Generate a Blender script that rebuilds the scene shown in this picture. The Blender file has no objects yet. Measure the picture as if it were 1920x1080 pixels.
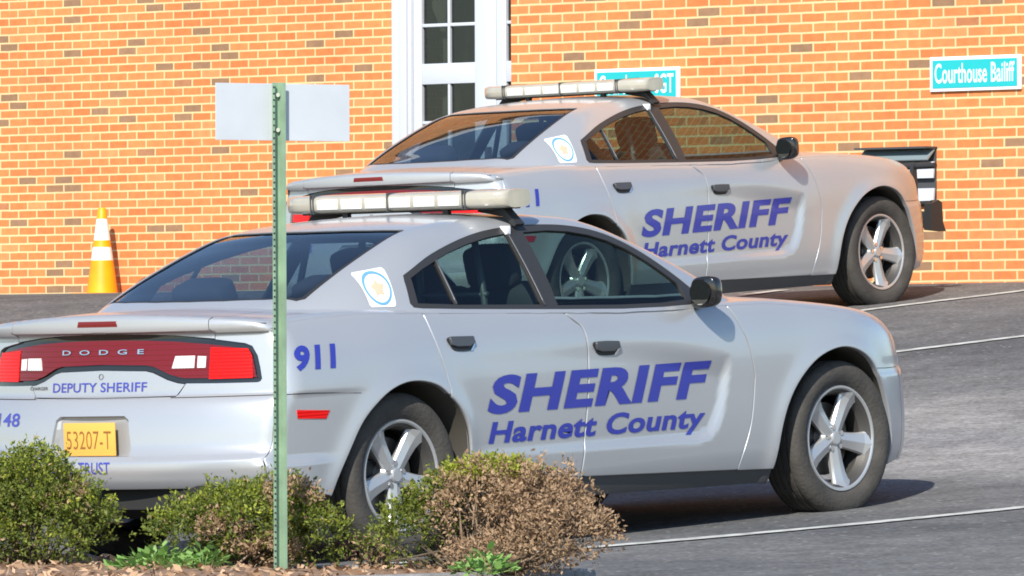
import bpy, bmesh, math, random
import numpy as np
from mathutils import Matrix, Vector
from mathutils.geometry import delaunay_2d_cdt

random.seed(7); rng = np.random.default_rng(7)
S = bpy.context.scene
COL = S.collection

# ------------------------------------------------------------------ camera
cd = bpy.data.cameras.new("camera"); cam = bpy.data.objects.new("camera", cd); COL.objects.link(cam)
RT = (0.75432, 0.65649, -0.00400); UP = (0.01050, -0.00597, 0.99993); FW = (-0.65641, 0.75433, 0.01139)
CAMP = (24.938, -28.4891, 0.6799)
cam.matrix_world = Matrix(((RT[0], UP[0], -FW[0], CAMP[0]), (RT[1], UP[1], -FW[1], CAMP[1]),
                           (RT[2], UP[2], -FW[2], CAMP[2]), (0, 0, 0, 1)))
cd.sensor_width = 36.0; cd.lens = 15707.09 / 1920 * 36.0
cd.clip_start = 0.5; cd.clip_end = 2000
S.camera = cam

# ------------------------------------------------------------------ light
SUN = Vector((-0.355, 0.72, -0.596)).normalized()          # the way the light travels
w = bpy.data.worlds.new("World"); S.world = w; w.use_nodes = True
nt = w.node_tree; bg = nt.nodes["Background"]
sky = nt.nodes.new("ShaderNodeTexSky"); sky.sky_type = 'NISHITA'; sky.sun_disc = False
sky.sun_elevation = math.asin(-SUN.z); sky.sun_rotation = math.atan2(-SUN.x, -SUN.y)
sky.air_density = 1.0; sky.dust_density = 0.15; sky.ozone_density = 2.5
nt.links.new(sky.outputs[0], bg.inputs[0]); bg.inputs[1].default_value = 0.13
sd = bpy.data.lights.new("sun", 'SUN'); sd.energy = 4.6; sd.angle = math.radians(0.53); sd.color = (1.0, 0.95, 0.86)
so = bpy.data.objects.new("sun", sd); COL.objects.link(so)
so.rotation_euler = SUN.to_track_quat('-Z', 'Y').to_euler(); so.location = (20, -40, 30)
S.view_settings.view_transform = 'Standard'; S.view_settings.look = 'None'
S.view_settings.exposure = 0.45; S.view_settings.gamma = 1.0
S.cycles.use_denoising = True; S.cycles.filter_width = 1.8
S.cycles.max_bounces = 8; S.cycles.transparent_max_bounces = 16
S.cycles.caustics_reflective = False; S.cycles.caustics_refractive = False
S.cycles.sample_clamp_indirect = 6.0

# ------------------------------------------------------------------ materials
def srgb(r, g, b):
    return tuple(((c / 255) / 12.92 if c / 255 <= .04045 else ((c / 255 + .055) / 1.055) ** 2.4) for c in (r, g, b)) + (1.0,)

def mat(name, col, rough=.6, metal=0.0, coat=0.0, spec=.5, noise=None, bump=None, emit=None):
    m = bpy.data.materials.new(name); m.use_nodes = True
    n = m.node_tree.nodes; l = m.node_tree.links; b = n["Principled BSDF"]
    c = col if len(col) == 4 else tuple(col) + (1.0,)
    b.inputs["Base Color"].default_value = c
    b.inputs["Roughness"].default_value = rough; b.inputs["Metallic"].default_value = metal
    b.inputs["Coat Weight"].default_value = coat; b.inputs["Coat Roughness"].default_value = .04
    b.inputs["Specular IOR Level"].default_value = spec
    tc = None
    if noise:                                   # (scale, amount): mottled brightness
        tc = n.new("ShaderNodeTexCoord"); t = n.new("ShaderNodeTexNoise"); t.inputs["Scale"].default_value = noise[0]
        t.inputs["Detail"].default_value = 6; l.new(tc.outputs["Object"], t.inputs["Vector"])
        r = n.new("ShaderNodeValToRGB"); a = noise[1]
        r.color_ramp.elements[0].position = .3; r.color_ramp.elements[1].position = .7
        r.color_ramp.elements[0].color = tuple(x * (1 - a) for x in c[:3]) + (1,)
        r.color_ramp.elements[1].color = tuple(min(1, x * (1 + a)) for x in c[:3]) + (1,)
        l.new(t.outputs["Fac"], r.inputs[0]); l.new(r.outputs[0], b.inputs["Base Color"])
    if bump:                                    # (scale, strength)
        tc = tc or n.new("ShaderNodeTexCoord"); t = n.new("ShaderNodeTexNoise"); t.inputs["Scale"].default_value = bump[0]
        t.inputs["Detail"].default_value = 8; l.new(tc.outputs["Object"], t.inputs["Vector"])
        bp = n.new("ShaderNodeBump"); bp.inputs["Strength"].default_value = bump[1]; bp.inputs["Distance"].default_value = .02
        l.new(t.outputs["Fac"], bp.inputs["Height"]); l.new(bp.outputs[0], b.inputs["Normal"])
    if emit:
        b.inputs["Emission Color"].default_value = c; b.inputs["Emission Strength"].default_value = emit
    return m

def glass_mat(name, tint, refl_rough=.0, ior=1.5):
    m = bpy.data.materials.new(name); m.use_nodes = True
    n = m.node_tree.nodes; l = m.node_tree.links; n.clear()
    out = n.new("ShaderNodeOutputMaterial"); mx = n.new("ShaderNodeMixShader")
    tr = n.new("ShaderNodeBsdfTransparent"); tr.inputs[0].default_value = tint + (1,)
    gl = n.new("ShaderNodeBsdfGlossy"); gl.inputs["Roughness"].default_value = refl_rough; gl.inputs[0].default_value = (.95, .97, 1, 1)
    fr = n.new("ShaderNodeFresnel"); ge = n.new("ShaderNodeNewGeometry"); mr = n.new("ShaderNodeMapRange"); mr.inputs[3].default_value = ior; mr.inputs[4].default_value = 1 / ior
    l.new(ge.outputs["Backfacing"], mr.inputs[0]); l.new(mr.outputs[0], fr.inputs[0])
    l.new(fr.outputs[0], mx.inputs[0]); l.new(tr.outputs[0], mx.inputs[1]); l.new(gl.outputs[0], mx.inputs[2])
    l.new(mx.outputs[0], out.inputs[0])
    return m

def brick_mat(name, bw, bh, mort, warm):
    m = bpy.data.materials.new(name); m.use_nodes = True
    n = m.node_tree.nodes; l = m.node_tree.links; b = n["Principled BSDF"]
    tc = n.new("ShaderNodeTexCoord"); sp = n.new("ShaderNodeSeparateXYZ"); l.new(tc.outputs["Object"], sp.inputs[0])
    ad = n.new("ShaderNodeMath"); ad.operation = 'ADD'; l.new(sp.outputs[0], ad.inputs[0]); l.new(sp.outputs[1], ad.inputs[1])
    cb = n.new("ShaderNodeCombineXYZ"); l.new(ad.outputs[0], cb.inputs[0]); l.new(sp.outputs[2], cb.inputs[1])
    # slightly wavy courses
    ns = n.new("ShaderNodeTexNoise"); ns.inputs["Scale"].default_value = 9; l.new(cb.outputs[0], ns.inputs["Vector"])
    vm = n.new("ShaderNodeVectorMath"); vm.operation = 'MULTIPLY_ADD'; vm.inputs[1].default_value = (.008, .006, 0)
    l.new(ns.outputs["Color"], vm.inputs[0]); l.new(cb.outputs[0], vm.inputs[2])
    br = n.new("ShaderNodeTexBrick"); br.offset = .5; br.offset_frequency = 2
    br.inputs["Color1"].default_value = (0, 0, 0, 1); br.inputs["Color2"].default_value = (1, 1, 1, 1); br.inputs["Mortar"].default_value = (.5, .5, .5, 1)
    br.inputs["Scale"].default_value = 1; br.inputs["Mortar Size"].default_value = mort / 2; br.inputs["Mortar Smooth"].default_value = .25
    br.inputs["Bias"].default_value = 0; br.inputs["Brick Width"].default_value = bw; br.inputs["Row Height"].default_value = bh
    l.new(vm.outputs[0], br.inputs["Vector"])
    rp = n.new("ShaderNodeValToRGB"); e = rp.color_ramp; e.interpolation = 'LINEAR'
    k = warm
    stops = [(.0, (.29, .165, .09)), (.07, (.33, .185, .10)), (.085, (.60 * k, .180, .052)), (.35, (.67 * k, .216, .066)), (.6, (.73 * k, .25, .080)),
             (.85, (.65 * k, .20, .060)), (1.0, (.76 * k, .285, .105))]
    e.elements[0].position = stops[0][0]; e.elements[0].color = stops[0][1] + (1,)
    e.elements[1].position = stops[-1][0]; e.elements[1].color = stops[-1][1] + (1,)
    for p, c in stops[1:-1]:
        x = e.elements.new(p); x.color = c + (1,)
    l.new(br.outputs["Color"], rp.inputs[0])
    # blotches inside the bricks
    n2 = n.new("ShaderNodeTexNoise"); n2.inputs["Scale"].default_value = 16; n2.inputs["Detail"].default_value = 5; l.new(cb.outputs[0], n2.inputs["Vector"])
    r2 = n.new("ShaderNodeMapRange"); r2.inputs[1].default_value = .3; r2.inputs[2].default_value = .75; r2.inputs[3].default_value = .86; r2.inputs[4].default_value = 1.08
    l.new(n2.outputs["Fac"], r2.inputs[0])
    mu = n.new("ShaderNodeVectorMath"); mu.operation = 'SCALE'; l.new(rp.outputs[0], mu.inputs[0]); l.new(r2.outputs[0], mu.inputs["Scale"])
    mx = n.new("ShaderNodeMix"); mx.data_type = 'RGBA'; l.new(br.outputs["Fac"], mx.inputs["Factor"]); l.new(mu.outputs[0], mx.inputs["A"])
    n3 = n.new("ShaderNodeTexNoise"); n3.inputs["Scale"].default_value = .9; n3.inputs["Detail"].default_value = 5; n3.inputs["Roughness"].default_value = .65; l.new(cb.outputs[0], n3.inputs["Vector"])
    r3 = n.new("ShaderNodeMapRange"); r3.inputs[1].default_value = .3; r3.inputs[2].default_value = .7; r3.inputs[3].default_value = .88; r3.inputs[4].default_value = 1.08; l.new(n3.outputs["Fac"], r3.inputs[0])
    m3 = n.new("ShaderNodeVectorMath"); m3.operation = 'SCALE'; l.new(r3.outputs[0], m3.inputs["Scale"])
    mx.inputs["B"].default_value = (.70, .53, .27, 1)
    l.new(mx.outputs["Result"], m3.inputs[0]); l.new(m3.outputs[0], b.inputs["Base Color"]); b.inputs["Roughness"].default_value = .85
    bp = n.new("ShaderNodeBump"); bp.invert = True; bp.inputs["Strength"].default_value = .35; bp.inputs["Distance"].default_value = .006
    l.new(br.outputs["Fac"], bp.inputs["Height"]); l.new(bp.outputs[0], b.inputs["Normal"])
    return m

def asphalt_mat():
    m = bpy.data.materials.new("asphalt"); m.use_nodes = True
    n = m.node_tree.nodes; l = m.node_tree.links; b = n["Principled BSDF"]
    tc = n.new("ShaderNodeTexCoord")
    def noise(scale, det, mp=None):
        t = n.new("ShaderNodeTexNoise"); t.inputs["Scale"].default_value = scale; t.inputs["Detail"].default_value = det
        if mp:
            v = n.new("ShaderNodeMapping"); v.inputs["Scale"].default_value = mp; l.new(tc.outputs["Object"], v.inputs[0]); l.new(v.outputs[0], t.inputs["Vector"])
        else: l.new(tc.outputs["Object"], t.inputs["Vector"])
        return t
    a = noise(.45, 4, (.6, 1, 1)); g = noise(42, 4); d = noise(3.2, 6)
    r = n.new("ShaderNodeValToRGB"); r.color_ramp.elements[0].position = .35; r.color_ramp.elements[1].position = .68
    r.color_ramp.elements[0].color = (.092, .094, .097, 1); r.color_ramp.elements[1].color = (.165, .162, .158, 1)
    l.new(a.outputs["Fac"], r.inputs[0])
    def mul(c, t, lo, hi):
        q = n.new("ShaderNodeMapRange"); q.inputs[1].default_value = .3; q.inputs[2].default_value = .7; q.inputs[3].default_value = lo; q.inputs[4].default_value = hi
        l.new(t.outputs["Fac"], q.inputs[0]); v = n.new("ShaderNodeVectorMath"); v.operation = 'SCALE'
        l.new(c, v.inputs[0]); l.new(q.outputs[0], v.inputs["Scale"]); return v.outputs[0]
    c = mul(mul(mul(r.outputs[0], d, .82, 1.18), g, .62, 1.42), noise(15, 4), .82, 1.18)
    sx = n.new("ShaderNodeSeparateXYZ"); l.new(tc.outputs["Object"], sx.inputs[0]); wn = noise(1.1, 5, (.35, 1, 1))
    ya = n.new("ShaderNodeMath"); ya.operation = 'MULTIPLY_ADD'; ya.inputs[1].default_value = 2.2; l.new(wn.outputs["Fac"], ya.inputs[0]); l.new(sx.outputs[1], ya.inputs[2])
    rr = n.new("ShaderNodeValToRGB"); el = rr.color_ramp.elements; el[0].position = 0; el[0].color = (0, 0, 0, 1); el[1].position = 1; el[1].color = (0, 0, 0, 1)
    for p_, v_ in ((.36, 0), (.44, .75), (.56, 1), (.66, .8), (.76, .1)): q_ = el.new(p_); q_.color = (v_, v_, v_, 1)
    mq = n.new("ShaderNodeMapRange"); mq.inputs[1].default_value = 0; mq.inputs[2].default_value = 11; l.new(ya.outputs[0], mq.inputs[0]); l.new(mq.outputs[0], rr.inputs[0])
    wm = n.new("ShaderNodeMix"); wm.data_type = 'RGBA'; wm.blend_type = 'MULTIPLY'; l.new(rr.outputs[0], wm.inputs["Factor"]); l.new(c, wm.inputs["A"]); wm.inputs["B"].default_value = (2.2, 2.08, 1.97, 1); wm.clamp_result = False
    c = wm.outputs["Result"]
    # pale grit
    vo = n.new("ShaderNodeTexVoronoi"); vo.inputs["Scale"].default_value = 9; l.new(tc.outputs["Object"], vo.inputs["Vector"])
    lt = n.new("ShaderNodeMath"); lt.operation = 'LESS_THAN'; lt.inputs[1].default_value = .10; l.new(vo.outputs["Distance"], lt.inputs[0])
    mx = n.new("ShaderNodeMix"); mx.data_type = 'RGBA'; l.new(lt.outputs[0], mx.inputs["Factor"]); l.new(c, mx.inputs["A"]); mx.inputs["B"].default_value = (.36, .34, .29, 1)
    l.new(mx.outputs["Result"], b.inputs["Base Color"]); b.inputs["Roughness"].default_value = .88; b.inputs["Specular IOR Level"].default_value = .25
    bp = n.new("ShaderNodeBump"); bp.inputs["Strength"].default_value = .5; bp.inputs["Distance"].default_value = .008; l.new(g.outputs["Fac"], bp.inputs["Height"]); l.new(bp.outputs[0], b.inputs["Normal"])
    return m

M = {}
M['asphalt'] = asphalt_mat()
M['brick'] = brick_mat("brick_wall", .2032, .0677, .0158, 1.0)
M['line'] = mat("road_paint", (.50, .50, .47), .8, noise=(11, .4))
M['paint'] = mat("silver_paint", (.495, .505, .52), .29, .46, .45, noise=(1.1, .03))
M['black_gloss'] = mat("black_gloss", (.012, .012, .013), .12, 0, .5)
M['black'] = mat("black_plastic", (.022, .022, .023), .55)
M['trim'] = mat("window_trim", (.032, .031, .031), .45)
M['liner'] = mat("wheel_liner", (.075, .068, .055), .9)
M['under'] = mat("underbody", (.02, .02, .02), .9)
M['rocker'] = mat("rocker_panel", (.07, .072, .075), .5)
M['handle'] = mat("door_handle", (.075, .08, .088), .35, .2)
M['rubber'] = mat("tyre_rubber", (.062, .056, .049), .85, noise=(9, .25), bump=(60, .25))
M['alloy'] = mat("alloy_rim", (.56, .56, .555), .32, .6, .3)
M['alloy_dark'] = mat("rim_barrel", (.09, .085, .08), .5, .5)
M['disc'] = mat("brake_disc", (.22, .2, .18), .45, .8)
M['chrome'] = mat("chrome", (.8, .8, .8), .08, 1)
M['glass'] = glass_mat("side_glass", (.43, .54, .52), ior=1.42)
M['glass_dark'] = glass_mat("dark_glass", (.30, .34, .38))
M['glass_rear'] = glass_mat("rear_glass", (.44, .52, .60), ior=1.9)
M['red'] = mat("red_lens", (.72, .004, .002), .3, 0, .25, spec=.2)
M['red_dark'] = mat("dark_red_lens", (.16, .005, .008), .2, 0, .5, spec=.3)
M['white_lens'] = mat("clear_lens", (.80, .74, .72), .15, 0, 1.0)
M['blue'] = mat("blue_vinyl", (.028, .040, .33), .35, 0, .3)
M['blue_thin'] = mat("blue_vinyl_rear", (.05, .058, .36), .35, 0, .3)
M['plate'] = mat("plate_yellow", (.80, .43, .085), .5)
M['plate_txt'] = mat("plate_characters", (.28, .13, .03), .5)
M['white'] = mat("white_vinyl", (.82, .83, .85), .4)
M['ring'] = mat("emblem_ring", (.13, .32, .72), .4)
M['tan'] = mat("emblem_tan", (.62, .44, .30), .5)
M['bar'] = mat("light_bar_lens", (.42, .39, .32), .18, 0, .8, noise=(14, .08))
M['cell'] = mat("light_bar_cell", (.84, .83, .78), .2, 0, .6)
M['int'] = mat("interior_plastic", (.035, .037, .04), .8)
M['seat'] = mat("seat_fabric", (.06, .062, .068), .9)
M['bar_metal'] = mat("partition_mesh", (.16, .17, .17), .5, .5)
M['winwhite'] = mat("white_frame", (.53, .565, .62), .5)
M['doorglass'] = glass_mat("door_glass", (.55, .58, .56))
M['curtain'] = mat("curtain", (.20, .20, .16), .9)
M['winglass'] = mat("window_pane", (.012, .014, .013), .05, 0, 0, spec=.8)
M['cone'] = mat("orange_plastic", (.95, .36, .003), .45, noise=(6, .12))
M['cone_band'] = mat("reflective_band", (.88, .87, .88), .3)
M['post'] = mat("green_post", (.25, .37, .25), .45, .1, noise=(7, .22))
M['signback'] = mat("aluminium_sign", (.60, .63, .66), .45, .15, noise=(5, .05))
M['teal'] = mat("teal_sign", (.015, .45, .47), .4)
M['signwhite'] = mat("sign_white", (.84, .88, .90), .4)
M['vent'] = mat("vent_metal", (.26, .33, .35), .5, .3)
M['ventdark'] = mat("vent_dark", (.06, .062, .065), .6)
M['kerb'] = mat("concrete_kerb", (.30, .29, .28), .9, noise=(12, .25), bump=(40, .3))
M['roofgravel'] = mat("roof_gravel", (.25, .24, .22), .9)

def ribs(m, scale, strength, axis='Z'):
    n = m.node_tree.nodes; l = m.node_tree.links; tc = n.new("ShaderNodeTexCoord"); t = n.new("ShaderNodeTexWave"); t.bands_direction = axis
    t.inputs["Scale"].default_value = scale; l.new(tc.outputs["Object"], t.inputs["Vector"]); bp = n.new("ShaderNodeBump"); bp.inputs["Strength"].default_value = strength; bp.inputs["Distance"].default_value = .004
    l.new(t.outputs["Fac"], bp.inputs["Height"]); l.new(bp.outputs[0], n["Principled BSDF"].inputs["Normal"])
ribs(M['red'], 22, .3); ribs(M['red_dark'], 14, .35); ribs(M['white_lens'], 18, .8, 'Y'); ribs(M['cell'], 30, .5, 'Y')

# ------------------------------------------------------------------ object helpers
def link(o, parent=None):
    COL.objects.link(o)
    if parent is not None: o.parent = parent
    return o

def tag(o, label=None, cat=None, group=None, kind=None):
    for k, v in (('label', label), ('category', cat), ('group', group), ('kind', kind)):
        if v: o[k] = v
    return o

def empty(name, loc=(0, 0, 0), mw=None):
    o = bpy.data.objects.new(name, None); COL.objects.link(o); o.empty_display_size = .2
    if mw is not None: o.matrix_world = mw
    else: o.location = loc
    return o

def mesh(name, verts, faces, m, parent=None, smooth=False, mats=None, idx=None):
    me = bpy.data.meshes.new(name); me.from_pydata([tuple(map(float, v)) for v in verts], [], [tuple(map(int, f)) for f in faces])
    for x in (mats or [m]): me.materials.append(x)
    if idx is not None: me.polygons.foreach_set('material_index', np.array(idx, dtype=np.int32))
    me.polygons.foreach_set('use_smooth', np.full(len(me.polygons), smooth))
    me.update()
    return link(bpy.data.objects.new(name, me), parent)

class B:
    """collects shapes, then links them as one mesh"""
    def __init__(s): s.v = []; s.f = []; s.mi = []
    def add(s, V, F, mi=0):
        o = len(s.v); s.v += [tuple(map(float, x)) for x in V]; s.f += [tuple(int(i) + o for i in f) for f in F]; s.mi += [mi] * len(F); return s
    def box(s, a, b, mi=0, bev=0.0):
        (x0, y0, z0), (x1, y1, z1) = a, b
        if bev <= 0:
            V = [(x, y, z) for z in (z0, z1) for y in (y0, y1) for x in (x0, x1)]
            return s.add(V, [(0, 2, 3, 1), (4, 5, 7, 6), (0, 1, 5, 4), (2, 6, 7, 3), (0, 4, 6, 2), (1, 3, 7, 5)], mi)
        bm = bmesh.new(); bmesh.ops.create_cube(bm, size=1)
        for v in bm.verts: v.co = Vector(((x0 + x1) / 2 + v.co.x * (x1 - x0), (y0 + y1) / 2 + v.co.y * (y1 - y0), (z0 + z1) / 2 + v.co.z * (z1 - z0)))
        bmesh.ops.bevel(bm, geom=list(bm.edges), offset=bev, segments=3, affect='EDGES', profile=.5)
        return s.bm(bm, mi)
    def bm(s, bm, mi=0, mw=None):
        bm.verts.ensure_lookup_table(); bm.verts.index_update()
        V = [(mw @ v.co if mw else v.co) for v in bm.verts]; F = [[v.index for v in f.verts] for f in bm.faces]
        bm.free(); return s.add(V, F, mi)
    def tube(s, pts, r, mi=0, n=8):
        pts = [Vector(p) for p in pts]; V = []; F = []
        for i, p in enumerate(pts):
            d = (pts[min(i + 1, len(pts) - 1)] - pts[max(i - 1, 0)]).normalized()
            u = d.cross(Vector((0, 0, 1)) if abs(d.z) < .9 else Vector((1, 0, 0))).normalized(); q = d.cross(u)
            rr = r[i] if isinstance(r, (list, tuple)) else r
            V += [p + (u * math.cos(t) + q * math.sin(t)) * rr for t in [2 * math.pi * k / n for k in range(n)]]
        for i in range(len(pts) - 1):
            for k in range(n): F.append((i * n + k, i * n + (k + 1) % n, (i + 1) * n + (k + 1) % n, (i + 1) * n + k))
        F.append(tuple(range(n))[::-1]); F.append(tuple((len(pts) - 1) * n + k for k in range(n)))
        return s.add(V, F, mi)
    def lathe(s, prof, n=48, axis='y', mi=0, c=(0, 0, 0)):
        V = []; F = []; k = len(prof)
        for j in range(n):
            t = 2 * math.pi * j / n; ct, st = math.cos(t), math.sin(t)
            for r, a in prof:
                V.append((c[0] + r * ct, c[1] + a, c[2] + r * st) if axis == 'y' else (c[0] + r * ct, c[1] + r * st, c[2] + a))
        for j in range(n):
            for i in range(k - 1):
                a = j * k + i; b = ((j + 1) % n) * k + i; F.append((a, a + 1, b + 1, b) if axis == 'y' else (a, b, b + 1, a + 1))
        return s.add(V, F, mi)
    def prism(s, poly, y0, y1, mi=0, axes='xz'):
        n = len(poly)
        def P(p, d): return (p[0], d, p[1]) if axes == 'xz' else ((d, p[0], p[1]) if axes == 'yz' else (p[0], p[1], d))
        V = [P(p, y0) for p in poly] + [P(p, y1) for p in poly]
        return s.add(V, [tuple(range(n)), tuple(range(2 * n - 1, n - 1, -1))] + [(i, i + n, (i + 1) % n + n, (i + 1) % n) for i in range(n)], mi)
    def build(s, name, m, parent=None, smooth=False, mats=None, auto=None):
        o = mesh(name, s.v, s.f, m, parent, smooth, mats, s.mi if mats else None)
        bm = bmesh.new(); bm.from_mesh(o.data); bmesh.ops.recalc_face_normals(bm, faces=list(bm.faces)); bm.to_mesh(o.data); bm.free()
        if auto is not None: sharp(o, auto)
        return o

def sharp(o, deg=35):
    me = o.data; me.polygons.foreach_set('use_smooth', np.ones(len(me.polygons), dtype=bool))
    bm = bmesh.new(); bm.from_mesh(me); a = math.radians(deg)
    for e in bm.edges: e.smooth = not (len(e.link_faces) == 2 and e.calc_face_angle(0) > a)
    bm.to_mesh(me); bm.free()

def pchip(x, y):
    x = np.array(x, float); y = np.array(y, float); h = np.diff(x); d = np.diff(y) / h
    m = np.zeros_like(x); m[0] = d[0]; m[-1] = d[-1]
    for i in range(1, len(x) - 1):
        if d[i - 1] * d[i] > 0:
            w1 = 2 * h[i] + h[i - 1]; w2 = h[i] + 2 * h[i - 1]; m[i] = (w1 + w2) / (w1 / d[i - 1] + w2 / d[i])
    def f(q):
        q = np.clip(np.asarray(q, float), x[0], x[-1]); i = np.clip(np.searchsorted(x, q) - 1, 0, len(x) - 2)
        t = (q - x[i]) / h[i]; t2 = t * t; t3 = t2 * t
        return (2 * t3 - 3 * t2 + 1) * y[i] + (t3 - 2 * t2 + t) * h[i] * m[i] + (-2 * t3 + 3 * t2) * y[i + 1] + (t3 - t2) * h[i] * m[i + 1]
    return f

def sstep(a, b, x):
    t = np.clip((x - a) / (b - a), 0, 1); return t * t * (3 - 2 * t)

def inside(poly, x, z):
    P = np.array(poly, float); n = len(P); r = np.zeros(np.shape(x), bool)
    for i in range(n):
        x0, z0 = P[i]; x1, z1 = P[(i + 1) % n]
        if z0 == z1: continue
        c = ((z0 > z) != (z1 > z)) & (x < (x1 - x0) * (z - z0) / (z1 - z0) + x0); r ^= c
    return r

def pdist(poly, x, z, closed=True):
    P = np.array(poly, float); n = len(P); d = np.full(np.shape(x), 9.0)
    for i in range(n if closed else n - 1):
        a = P[i]; b = P[(i + 1) % n]; e = b - a; L = e @ e + 1e-12
        t = np.clip(((x - a[0]) * e[0] + (z - a[1]) * e[1]) / L, 0, 1)
        d = np.minimum(d, np.hypot(x - a[0] - t * e[0], z - a[1] - t * e[1]))
    return d

def resample(poly, ds, closed=True):
    out = []; n = len(poly)
    for i in range(n if closed else n - 1):
        a = np.array(poly[i], float); b = np.array(poly[(i + 1) % n], float); k = max(1, int(math.ceil(np.linalg.norm(b - a) / ds)))
        out += [tuple(a + (b - a) * j / k) for j in range(k)]
    if not closed: out.append(tuple(poly[-1]))
    return out

def spline(poly, k=6, closed=False):
    """Catmull-Rom through the points"""
    P = [np.array(p, float) for p in poly]; n = len(P); out = []
    for i in range(n if closed else n - 1):
        p0 = P[(i - 1) % n] if closed or i > 0 else P[0]; p1 = P[i]; p2 = P[(i + 1) % n]; p3 = P[(i + 2) % n] if closed or i < n - 2 else P[-1]
        for j in range(k):
            t = j / k
            out.append(tuple(.5 * ((2 * p1) + (-p0 + p2) * t + (2 * p0 - 5 * p1 + 4 * p2 - p3) * t * t + (-p0 + 3 * p1 - 3 * p2 + p3) * t ** 3)))
    if not closed: out.append(tuple(P[-1]))
    return out

def shrink(poly, d):
    """inset a polygon by d"""
    P = np.array(poly, float); n = len(P); A = sum(P[i][0] * P[(i + 1) % n][1] - P[(i + 1) % n][0] * P[i][1] for i in range(n)); s = 1 if A > 0 else -1
    out = []
    for i in range(n):
        a, b, c = P[i - 1], P[i], P[(i + 1) % n]
        e1 = b - a; e2 = c - b; e1 /= np.linalg.norm(e1) + 1e-12; e2 /= np.linalg.norm(e2) + 1e-12
        n1 = np.array([-e1[1], e1[0]]) * s; n2 = np.array([-e2[1], e2[0]]) * s; q = n1 + n2; L = np.linalg.norm(q)
        q = q / L if L > 1e-6 else n1; out.append(tuple(b + q * d / max(.5, q @ n1)))
    return out

def triangulate(outer, holes, ds):
    loops = [resample(outer, ds)] + [resample(h, ds) for h in holes]
    pts = []; edges = []
    for L in loops:
        o = len(pts); pts += L; edges += [(o + i, o + (i + 1) % len(L)) for i in range(len(L))]
    P = np.array(outer); x0, z0 = P.min(0); x1, z1 = P.max(0)
    gx = np.arange(x0, x1 + ds, ds); gz = np.arange(z0, z1 + ds, ds * .866)
    X, Z = np.meshgrid(gx, gz); X = X + (np.arange(len(gz)) % 2)[:, None] * ds * .5
    X = X.ravel(); Z = Z.ravel(); ok = inside(outer, X, Z) & (pdist(loops[0], X, Z) > ds * .5)
    for h, L in zip(holes, loops[1:]): ok &= ~inside(h, X, Z) & (pdist(L, X, Z) > ds * .5)
    pts += list(zip(X[ok], Z[ok]))
    vs, es, fs, ov, oe, of = delaunay_2d_cdt([Vector(p) for p in pts], edges, [], 0, 1e-6)
    V = np.array([tuple(v) for v in vs]); F = np.array([tuple(f) for f in fs]); C = V[F].mean(1)
    ok = inside(loops[0], C[:, 0], C[:, 1])
    for L in loops[1:]: ok &= ~inside(L, C[:, 0], C[:, 1])
    return V, F[ok]

def patch(name, outer, holes, ds, lift, m, parent=None, fold=0.0, off=0.0, flip=False, make=True, roll=0.0):
    V, F = triangulate(outer, holes, ds)
    P, N = lift(V[:, 0], V[:, 1]); P = P + N * off
    a, b, c = P[F[:, 0]], P[F[:, 1]], P[F[:, 2]]; g = np.cross(b - a, c - a); s = (g * N[F[:, 0]]).sum(1) < 0
    F = F.copy(); F[s] = F[s][:, ::-1]
    verts = [tuple(p) for p in P]; norms = [tuple(x) for x in N]; faces = [tuple(f) for f in F]
    if fold:
        cnt = {}
        for f in faces:
            for i in range(3):
                e = (f[i], f[(i + 1) % 3]); cnt[e] = cnt.get(e, 0) + 1
        be = [e for e in cnt if (e[1], e[0]) not in cnt]
        acc = {}
        for e in be:
            d = P[e[1]] - P[e[0]]
            for v in e:
                on = np.cross(d, N[v]); L = np.linalg.norm(on)
                if L > 1e-9: acc[v] = acc.get(v, 0) + on / L
        ring = {}
        for v, on in acc.items():
            on = on / (np.linalg.norm(on) + 1e-9); ids = []
            steps = [(0, 0, 0)] if not roll else [(0, 0, 0), (.5, .13, .35), (.87, .5, .7), (1, 1, .97)]
            for a_, b_, c_ in steps[1:] if roll else []:
                ids.append(len(verts)); verts.append(tuple(P[v] + on * roll * a_ - N[v] * roll * b_)); norms.append(tuple(N[v] * math.cos(c_ * 1.5708) + on * math.sin(c_ * 1.5708)))
            base = P[v] + (on * roll - N[v] * roll if roll else 0)
            ids.append(len(verts)); verts.append(tuple(base)); norms.append(tuple(on))
            ids.append(len(verts)); verts.append(tuple(base - N[v] * fold)); norms.append(tuple(on))
            ring[v] = ids
        for e in be:
            a_, b_ = [e[0]] + ring[e[0]], [e[1]] + ring[e[1]]
            nr_ = len(a_) - 3
            pairs = [(k, k + 1) for k in range(nr_)] + [(len(a_) - 2, len(a_) - 1)]
            for k0, k1 in pairs: faces.append((b_[k0], a_[k0], a_[k1], b_[k1]))
    if flip: faces = [f[::-1] for f in faces]; norms = [tuple(-x for x in n) for n in norms]
    if not make: return verts, faces, norms
    return from_normals(name, verts, faces, norms, m, parent)

def from_normals(name, verts, faces, norms, m, parent, mats=None, idx=None):
    VA = np.array([tuple(v) for v in verts], float); NA = np.array([tuple(v) for v in norms], float); fixed = []
    for f in faces:
        p = VA[list(f)]; q = np.roll(p, -1, 0); g = np.cross(p, q).sum(0)
        fixed.append(tuple(f) if g @ NA[list(f)].sum(0) >= 0 else tuple(f)[::-1])
    faces = fixed
    o = mesh(name, verts, faces, m, parent, True, mats, idx)
    o.data.normals_split_custom_set_from_vertices([Vector(n).normalized() for n in norms])
    return o

def join_patches(name, items, mats, parent=None):
    V = []; Fc = []; N = []; I = []
    for (v, f, n), mi in items:
        o = len(V); V += v; N += n; Fc += [tuple(i + o for i in x) for x in f]; I += [mi] * len(f)
    return from_normals(name, V, Fc, N, None, parent, mats, I)

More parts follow.
